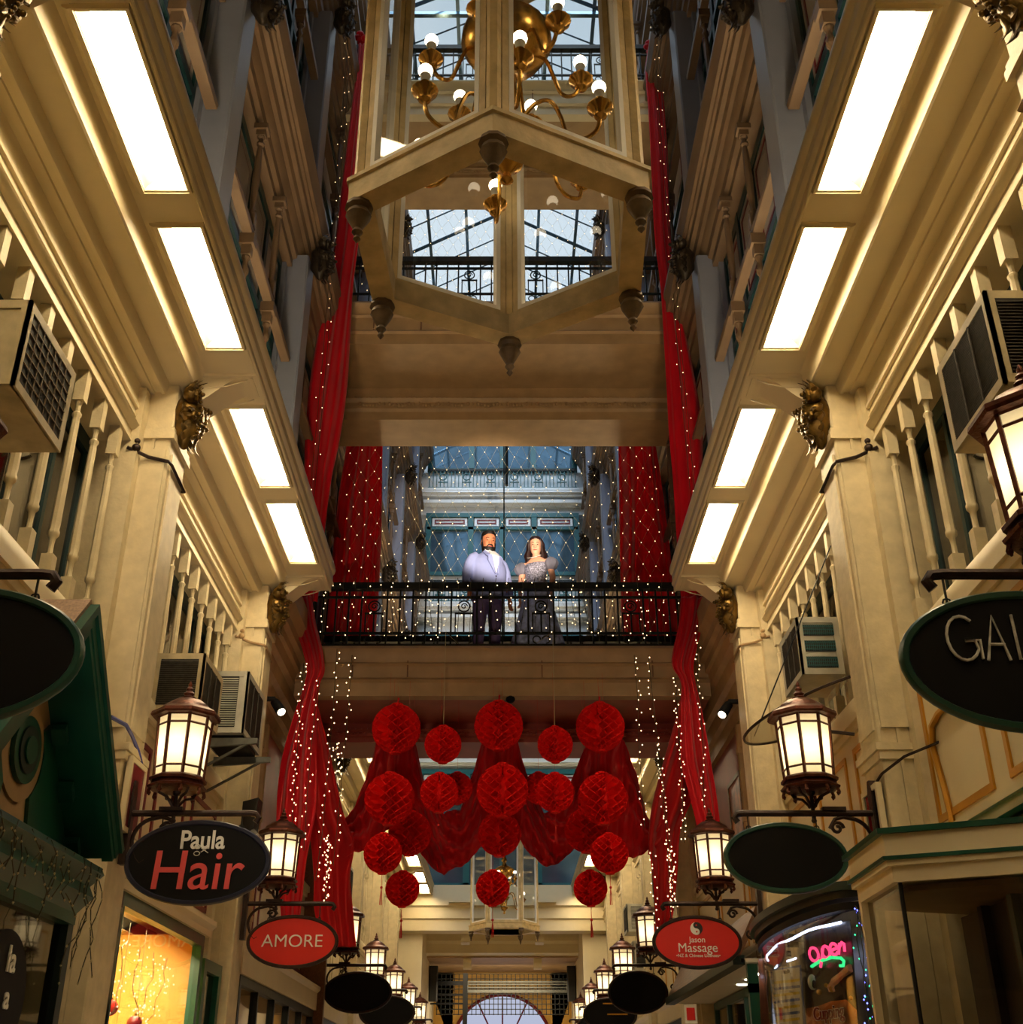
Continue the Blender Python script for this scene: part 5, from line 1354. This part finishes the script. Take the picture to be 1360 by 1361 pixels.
# bay 3 right: timber fascia and open shop with downlights
t = thing('shopfront', 'open shop with slanted timber fascia and ceiling downlights under the massage sign', 'shopfront', (2.6, 14.6, -1.6))
mb = MB(); mb.prism([(2.30, 1.30), (2.36, 1.30), (2.62, 1.75), (2.56, 1.78)], 'y', 12.2, 17.5); mb.build('timber_fascia', 'wood_brown', t)
mb = MB(); mb.prism([(2.28, 1.22), (2.40, 1.22), (2.40, 1.31), (2.28, 1.31)], 'y', 12.2, 17.5); mb.build('edge_beam', 'dark_green', t)
MB().box(2.36, 4.8, 12.2, 17.5, 1.24, 1.28).build('soffit', 'white', t)
for k in range(4):
    y = 12.7+k*.62; MB().lathe([(.07, 1.232), (.07, 1.24)], (2.75+.02*k, y, 0), 14).build('downlight', 'downlight', t)
mb = MB(); mb.frame(2.9, 2.98, 12.6, 17.2, -1.6, 1.22, .09, 'x')
for y in (13.8, 15, 16.2): mb.box(2.9, 2.98, y-.04, y+.04, -1.6, 1.2)
mb.build('frame', 'green', t); MB().box(2.93, 2.935, 12.6, 17.2, -1.5, 1.15).build('pane', 'pane', t); MB().box(3.6, 3.65, 12.2, 17.5, -1.6, 1.24).build('back_panel', 'tan', t)
mb = MB(); mb.box(2.42, 4.6, 12.18, 12.22, -1.6, .98); mb.build('blind', 'wood_brown', t)
mb = MB(); mb.box(2.40, 2.50, 12.12, 12.2, -1.6, 1.22); mb.box(2.4, 3.4, 12.12, 12.2, .96, 1.04); mb.build('door_frame', 'green', t)
n = thing('notice', 'small red and white notice on the shop glass under the massage sign', 'notice', at(920, 1345, Y=12.1))
c = at(918, 1345, Y=12.1); MB().box(c.x-.06, c.x+.06, 12.09, 12.1, c.z-.1, c.z+.07).build('sheet', 'paper', n); MB().box(c.x-.04, c.x+.04, 12.085, 12.09, c.z-.07, c.z+.04).build('red_print', 'sign_red', n)
c = at(916, 1271, Y=12.15); n = thing('round_badge', 'small round blue and white badge below the red massage sign', 'badge', c)
MB().rings([[(c.x+.05*cos(a), y, c.z+.07*sin(a)) for a in [2*pi*k/16 for k in range(16)]] for y in (12.15, 12.16)]).build('disc', 'paper', n); MB().rings([[(c.x+.028*cos(a), y, c.z+.045*sin(a)) for a in [2*pi*k/16 for k in range(16)]] for y in (12.14, 12.15)]).build('blue_centre', 'blue_cable', n)
# ---------------- the couple ----------------
def ell(c, rx, ry, n=16, tilt=None, sq=0):
    r = []
    for i in range(n):
        a = 2*pi*i/n; ca, sa = cos(a), sin(a)
        if sq: ca = math.copysign(abs(ca)**(1-sq), ca); sa = math.copysign(abs(sa)**(1-sq), sa)
        r.append((c[0]+rx*ca, c[1]+ry*sa, c[2]))
    return r
def loft(mb, rows, n=16, sq=0): mb.rings([ell((x, y, z), rx, ry, n, sq=sq) for (x, y, z, rx, ry) in rows])
def limb(mb, pts, rads, n=12): mb.tube(pts, rads, n)
def remesh(o, vox, smooth=6):
    m = o.modifiers.new('skin', 'REMESH'); m.mode = 'VOXEL'; m.voxel_size = vox; m.use_smooth_shade = True
    if smooth: s = o.modifiers.new('relax', 'SMOOTH'); s.iterations = smooth; s.factor = .5
def hand(mb, w, d, side, sc=1.):
    """w wrist point, d unit direction the hand points; palm faces the thigh"""
    w = Vector(w); d = Vector(d).normalized(); f = Vector((0, -1, 0)); f = (f-d*f.dot(d)).normalized(); n_ = d.cross(f)
    mb.rings([[w+d*t*sc+f*(a*sc*cos(q))+n_*(b*sc*sin(q)) for q in [2*pi*i/10 for i in range(10)]] for t, a, b in ((-.03, .026, .021), (.0, .028, .02), (.04, .042, .017), (.085, .043, .015), (.095, .036, .011))])
    for k, L in enumerate((.07, .078, .073, .058)):
        o = f*(.030-.020*k)*sc; b = w+d*.085*sc+o
        c1 = b+d*L*.45*sc+n_*.006*side*sc; c2 = b+d*L*.8*sc+n_*.020*side*sc; c3 = b+d*L*.97*sc+n_*.034*side*sc
        mb.tube([b-d*.02*sc, b, c1, c2, c3], [.009*sc, .0095*sc, .009*sc, .008*sc, .0055*sc], 7)
    b = w+d*.02*sc+f*.028*sc; mb.tube([b-f*.01*sc, b+f*.018*sc+d*.018*sc, b+f*.028*sc+d*.045*sc, b+f*.026*sc+d*.066*sc], [.012*sc, .0115*sc, .0105*sc, .007*sc], 7)
def head(mb, c, k=1., jaw=1., yaw=0, pit=0):
    """c = centre of the skull base of a head 0.235 m tall; faces -y"""
    R = Matrix.Translation(c) @ Matrix.Rotation(yaw, 4, 'Z') @ Matrix.Rotation(pit, 4, 'X')
    def P(p): return R @ (Vector(p)*k)
    rows = [(-.118, -.045, .018*jaw, .022), (-.108, -.035, .040*jaw, .045), (-.085, -.020, .055*jaw, .068), (-.055, -.008, .064*jaw, .082), (-.02, 0, .070, .092), (.015, .002, .074, .097), (.05, .004, .076, .099), (.085, .006, .070, .090), (.108, .010, .050, .066), (.12, .012, .022, .03)]
    mb.rings([[P((rx*cos(a), cy_+ry*sin(a), z)) for a in [2*pi*i/20 for i in range(20)]] for z, cy_, rx, ry in rows])
    mb.rings([[P((w*cos(a), -.088-d+.01*sin(a), z)) for a in [2*pi*i/8 for i in range(8)]] for z, w, d in ((.025, .008, .0), (.0, .010, .008), (-.02, .016, .018), (-.03, .018, .016), (-.036, .010, .002))])
    for sg in (-1, 1):
        mb.rings([[P((sg*(.072+dx), .012+.018*cos(a), -.01+.032*sin(a))) for a in [2*pi*i/8 for i in range(8)]] for dx in (-.005, .012)])
        mb.rings([[P((sg*.03+.022*cos(a), -.083-d, .028+.007*sin(a))) for a in [2*pi*i/8 for i in range(8)]] for d in (0, .010)])
        mb.rings([[P((sg*.036+.02*cos(a), -.068-d, -.03+.02*sin(a))) for a in [2*pi*i/8 for i in range(8)]] for d in (0, .010)])
    return P
FZ = 5.2
# man: local frame faces -y, turned towards the woman
man = thing('person', 'bearded man in a pale blue suit jacket and white shirt standing at the railing', 'person', (-.20, 14.36, FZ), 'couple on the footbridge', rz=radians(32))
mb = MB()
loft(mb, [(0, 0, .90, .16, .11), (0, 0, 1.1, .18, .13), (0, 0, 1.3, .20, .13), (0, .01, 1.44, .17, .10), (0, .01, 1.50, .09, .08), (0, .0, 1.56, .072, .075), (0, -.005, 1.64, .066, .07)])
P = head(mb, (0, -.015, 1.672), 1.24, 1.12, radians(-18), radians(15))
for sg in (-1, 1):
    limb(mb, [(sg*.17, 0, 1.42), (sg*.285, .01, 1.18), (sg*.315, -.04, .90)], [.05, .045, .034])
    hand(mb, (sg*.318, -.045, .875), (sg*.02, -.12, -1), -sg, 1.08)
    limb(mb, [(sg*.10, 0, .92), (sg*.12, .0, .50), (sg*.13, .02, .08)], [.09, .065, .045])
mb.build('body', 'skin_man', man, world=False); remesh(man.children[0], .011, 3)
mb = MB()   # jacket torso and sleeves
loft(mb, [(0, 0, .80, .245, .175), (0, 0, .90, .25, .185), (0, -.005, 1.02, .255, .20), (0, -.01, 1.14, .26, .195), (0, -.005, 1.28, .265, .175), (0, .0, 1.36, .25, .155), (0, .005, 1.425, .20, .13), (0, .012, 1.48, .13, .105), (0, .015, 1.51, .092, .09)], 24, .06)
for sg in (-1, 1):
    limb(mb, [(sg*.18, .0, 1.44), (sg*.235, 0, 1.39), (sg*.277, .01, 1.29), (sg*.31, .015, 1.16), (sg*.33, -.005, 1.02), (sg*.33, -.035, .91)], [.055, .07, .078, .075, .065, .055], 14)
mb.build('jacket', 'jacket', man, world=False); remesh(man.children[-1], .012, 4)
mb = MB()
for sg in (-1, 1):   # lapels
    mb.add([(sg*.012, -.232, 1.12), (sg*.06, -.212, 1.40), (sg*.115, -.188, 1.385), (sg*.105, -.200, 1.33), (sg*.122, -.190, 1.34), (sg*.03, -.238, 1.12)], [(0,1,2,3,4,5)])
    mb.add([(sg*.075, -.198, 1.40), (sg*.095, -.08, 1.50), (sg*.12, -.07, 1.47), (sg*.125, -.178, 1.375)], [(0,1,2,3)])
o = mb.build('lapels', 'jacket', man, world=False, smooth=False); o.modifiers.new('thickness', 'SOLIDIFY').thickness = .012
mb = MB(); mb.ball((.0, -.218, 1.09), .012, .006, .012, 8, 5); mb.ball((.0, -.214, .98), .012, .006, .012, 8, 5)
mb.build('buttons', 'ink', man, world=False)
mb = MB(); mb.add([(0, -.224, 1.14), (-.04, -.216, 1.29), (.04, -.216, 1.29), (-.075, -.192, 1.41), (0, -.2, 1.41), (.075, -.192, 1.41), (-.05, -.12, 1.50), (0, -.135, 1.49), (.05, -.12, 1.50)], [(0,1,2), (1,3,4), (1,4,2), (2,4,5), (3,6,7,4), (4,7,8,5)])
for sg in (-1, 1): mb.add([(0, -.135, 1.46), (sg*.07, -.125, 1.43), (sg*.085, -.06, 1.53), (sg*.05, -.085, 1.545)], [(0,1,2,3)])
o = mb.build('shirt', 'shirt', man, world=False, smooth=False); o.modifiers.new('thickness', 'SOLIDIFY').thickness = .01
mb = MB(); loft(mb, [(0, 0, .74, .205, .15), (0, 0, .84, .215, .16), (0, 0, .92, .21, .155)], 20)
for sg in (-1, 1): limb(mb, [(sg*.105, 0, .84), (sg*.115, 0, .66), (sg*.125, .01, .40), (sg*.135, .02, .06)], [.115, .105, .08, .07], 14)
mb.build('trousers', 'trousers', man, world=False); remesh(man.children[-1], .013, 4)
for sg in (-1, 1):
    mb = MB(); mb.rings([[(sg*.14+w*cos(a), y, max(0, h*.5+h*.5*sin(a))) for a in [2*pi*i/12 for i in range(12)]] for y, w, h in ((.09, .03, .06), (.06, .042, .10), (.0, .045, .10), (-.08, .05, .07), (-.15, .045, .055), (-.20, .02, .03))])
    mb.build('shoe', 'shoe', man, world=False)
mb = MB()
mb.rings([[P((rx*cos(a), cy_+ry*sin(a), z)) for a in [2*pi*i/20 for i in range(20)]] for z, cy_, rx, ry in ((.045, .022, .080, .090), (.07, .016, .082, .098), (.095, .014, .080, .098), (.118, .012, .066, .084), (.132, .012, .035, .05))])
mb.rings([[P((rx*cos(a), cy_+ry*sin(a), z)) for a in [2*pi*i/16 for i in range(16)]] for z, cy_, rx, ry in ((-.06, .055, .062, .05), (-.02, .045, .074, .064), (.03, .03, .079, .08), (.06, .022, .08, .088))])
for sg in (-1, 1): mb.rings([[P((sg*.07+.008*cos(a), -.008+.014*sin(a), z)) for a in [2*pi*i/8 for i in range(8)]] for z in (-.06, .05)])
mb.build('hair', 'hair', man, world=False)
mb = MB()
mb.rings([[P((rx*cos(a), cy_+ry*sin(a), z)) for a in [2*pi*i/20 for i in range(20)]] for z, cy_, rx, ry in ((-.155, -.045, .022, .026), (-.145, -.045, .046, .048), (-.12, -.038, .066, .066), (-.09, -.026, .076, .080), (-.062, -.016, .078, .084))])
for sg in (-1, 1): mb.rings([[P((sg*x+.012*cos(a), y+.022*sin(a), z)) for a in [2*pi*i/8 for i in range(8)]] for z, x, y in ((-.08, .064, -.035), (-.04, .069, -.02), (-.01, .070, -.005))])
mb.tube([P((.034, -.090, -.060)), P((.02, -.104, -.044)), P((0, -.108, -.042)), P((-.02, -.104, -.044)), P((-.034, -.090, -.060))], [.006, .009, .008, .009, .006], 6)
mb.build('beard', 'hair', man, world=False)
def face(P, par, skin):
    mb = MB(); mb.tube([P((-.024, -.104, -.062)), P((0, -.109, -.060)), P((.024, -.104, -.062))], [.003, .006, .003], 6); mb.build('lips', 'lips', par, world=False)
    for sg in (-1, 1):
        mb = MB(); mb.ball(P((sg*.031, -.094, .010)), .012, .006, .0055, 10, 6); mb.build('eye', 'eye_dark', par, world=False)
        mb = MB(); mb.tube([P((sg*.014, -.100, .032)), P((sg*.032, -.101, .038)), P((sg*.050, -.088, .032))], [.003, .0045, .002], 5); mb.build('eyebrow', 'hair', par, world=False)
face(P, man, 'skin_man')
# woman
wo = thing('person', 'dark haired woman in a silver blue sequined gown standing right of the man', 'person', (.46, 14.34, FZ), 'couple on the footbridge', rz=radians(-26))
wo['group'] = 'couple on the footbridge'
mb = MB()
loft(mb, [(0, 0, .95, .15, .11), (0, 0, 1.08, .125, .095), (0, -.01, 1.26, .15, .11), (0, .0, 1.36, .165, .085), (0, .005, 1.41, .11, .065), (0, .005, 1.45, .055, .052), (0, .0, 1.52, .05, .05), (0, -.005, 1.58, .05, .052)])
P2 = head(mb, (0, -.015, 1.60), 1.06, 1.04, radians(22), radians(14))
for sg in (-1, 1):
    limb(mb, [(sg*.14, 0, 1.36), (sg*.20, .0, 1.30), (sg*.235, .01, 1.10), (sg*.23, -.03, .88)], [.045, .052, .042, .028])
    hand(mb, (sg*.228, -.034, .86), (-sg*.03, -.10, -1), -sg, .9)
    limb(mb, [(sg*.08, 0, .92), (sg*.08, .0, .50), (sg*.08, .02, .05)], [.08, .055, .035])
mb.build('body', 'skin_woman', wo, world=False); remesh(wo.children[0], .010, 3)
mb = MB(); loft(mb, [(0, 0, .98, .150, .115), (0, 0, 1.05, .140, .108), (0, -.004, 1.12, .138, .108), (0, -.012, 1.22, .158, .125), (0, -.012, 1.29, .166, .122), (0, -.004, 1.325, .166, .105)], 24)
mb.build('bodice', 'bodice', wo, world=False)
mb = MB(); rows = []
for z, r in ((1.04, .142), (.95, .175), (.80, .205), (.6, .25), (.4, .30), (.2, .35), (.03, .385)):
    rows.append([((r*(1+.06*(1-z)*sin(i*pi*2/72*12)))*cos(2*pi*i/72)*1.0, (r*.86*(1+.06*(1-z)*sin(i*pi*2/72*12)))*sin(2*pi*i/72), z) for i in range(72)])
mb.rings(rows, cap=True); mb.build('skirt', 'dress', wo, world=False)
for sg in (-1, 1):
    mb = MB(); mb.rings([[(sg*(.215+.01*sin(pi*v))+(.095*sin(pi*min(1, v*.92+.08))**.6*(1+.07*sin(9*q)))*cos(q), .0+(.09*sin(pi*min(1, v*.92+.08))**.6*(1+.07*sin(9*q)))*sin(q), 1.39-.20*v) for q in [2*pi*i/36 for i in range(36)]] for v in [k/10 for k in range(11)]])
    mb.build('puff_sleeve', 'tulle', wo, world=False)
mb = MB()
mb.rings([[P2((rx*cos(a), cy_+ry*sin(a), z)) for a in [2*pi*i/20 for i in range(20)]] for z, cy_, rx, ry in ((.035, .034, .084, .088), (.07, .020, .086, .098), (.10, .016, .080, .096), (.124, .014, .058, .075), (.136, .014, .03, .04))])
mb.rings([[P2((rx*cos(a), cy_+ry*sin(a), z)) for a in [2*pi*i/16 for i in range(16)]] for z, cy_, rx, ry in ((-.22, .07, .075, .035), (-.12, .065, .088, .05), (-.02, .05, .088, .066), (.06, .03, .086, .085))])
for sg in (-1, 1):
    for j in range(3):
        mb.tube([P2((sg*(.062+.006*j), -.03+.03*j, .09)), P2((sg*(.085+.006*j), -.02+.03*j, .03)), P2((sg*(.083+.01*j), -.01+.02*j, -.05)), P2((sg*(.100+.012*j), -.02+.02*j, -.12)), P2((sg*(.090+.012*j), -.03+.02*j, -.19)), P2((sg*(.112+.01*j), -.045+.02*j, -.25))], [.016, .024, .022, .034, .028, .014], 9)
mb.build('hair', 'hair_brown', wo, world=False)
face(P2, wo, 'skin_woman')
mb = MB(); mb.tube([(.11*sin(a), -.045-.075*cos(a)*1.0, 1.445-.055*cos(a)) for a in [radians(d) for d in range(-70, 71, 10)]], .004, 5)
mb.build('necklace', 'white', wo, world=False)
# ---------------- light ----------------
w = bpy.data.worlds.new('sky'); SC.world = w; w.use_nodes = True
nt = w.node_tree; bg = nt.nodes['Background']
tc = nt.nodes.new('ShaderNodeTexCoord'); n = nt.nodes.new('ShaderNodeTexNoise'); n.inputs['Scale'].default_value = 2.2; n.inputs['Detail'].default_value = 4
r = nt.nodes.new('ShaderNodeValToRGB'); r.color_ramp.elements[0].color = (.50, .66, .82, 1); r.color_ramp.elements[1].color = (.85, .93, 1, 1)
r.color_ramp.elements[0].position = .35; r.color_ramp.elements[1].position = .6
nt.links.new(tc.outputs['Generated'], n.inputs['Vector']); nt.links.new(n.outputs['Fac'], r.inputs['Fac']); nt.links.new(r.outputs['Color'], bg.inputs['Color'])
bg.inputs['Strength'].default_value = .95
def spot(name, loc, target, e, col, ang, blend=.3, r=.05):
    l = bpy.data.lights.new(name, 'SPOT'); l.energy = e; l.color = col; l.spot_size = radians(ang); l.spot_blend = blend; l.shadow_soft_size = r
    o = bpy.data.objects.new(name, l); COL.objects.link(o); o.location = loc
    o.rotation_euler = (Vector(target)-Vector(loc)).to_track_quat('-Z', 'Y').to_euler()
spot('couple_spotlight', (.75, 6.2, 4.3), (.05, 14.2, 7.34), 6600, (1., .79, .60), 15.5, .35)
spot('front_fill', (-.6, 2.2, -.4), (0, 13.8, 7.5), 650, (1., .80, .62), 52, 1., .25)
def area(name, loc, sx, sy, e, col, rot=(0, 0, 0)):
    l = bpy.data.lights.new(name, 'AREA'); l.shape = 'RECTANGLE'; l.size = sx; l.size_y = sy; l.energy = e; l.color = col
    o = bpy.data.objects.new(name, l); COL.objects.link(o); o.location = loc; o.rotation_euler = rot
area('passage_light', (0, 38.5, 3.8), 3, 4, 220, (1, .8, .5), (radians(35), 0, 0))
sn = bpy.data.lights.new('sun_fill', 'SUN'); sn.energy = 4; sn.color = (.80, .90, 1.); sn.angle = radians(40)  # added fill: brightens the end facade without a brighter visible sky
so = bpy.data.objects.new('sun_fill', sn); COL.objects.link(so); so.rotation_euler = Vector((.05, .75, -1)).to_track_quat('-Z', 'Y').to_euler()
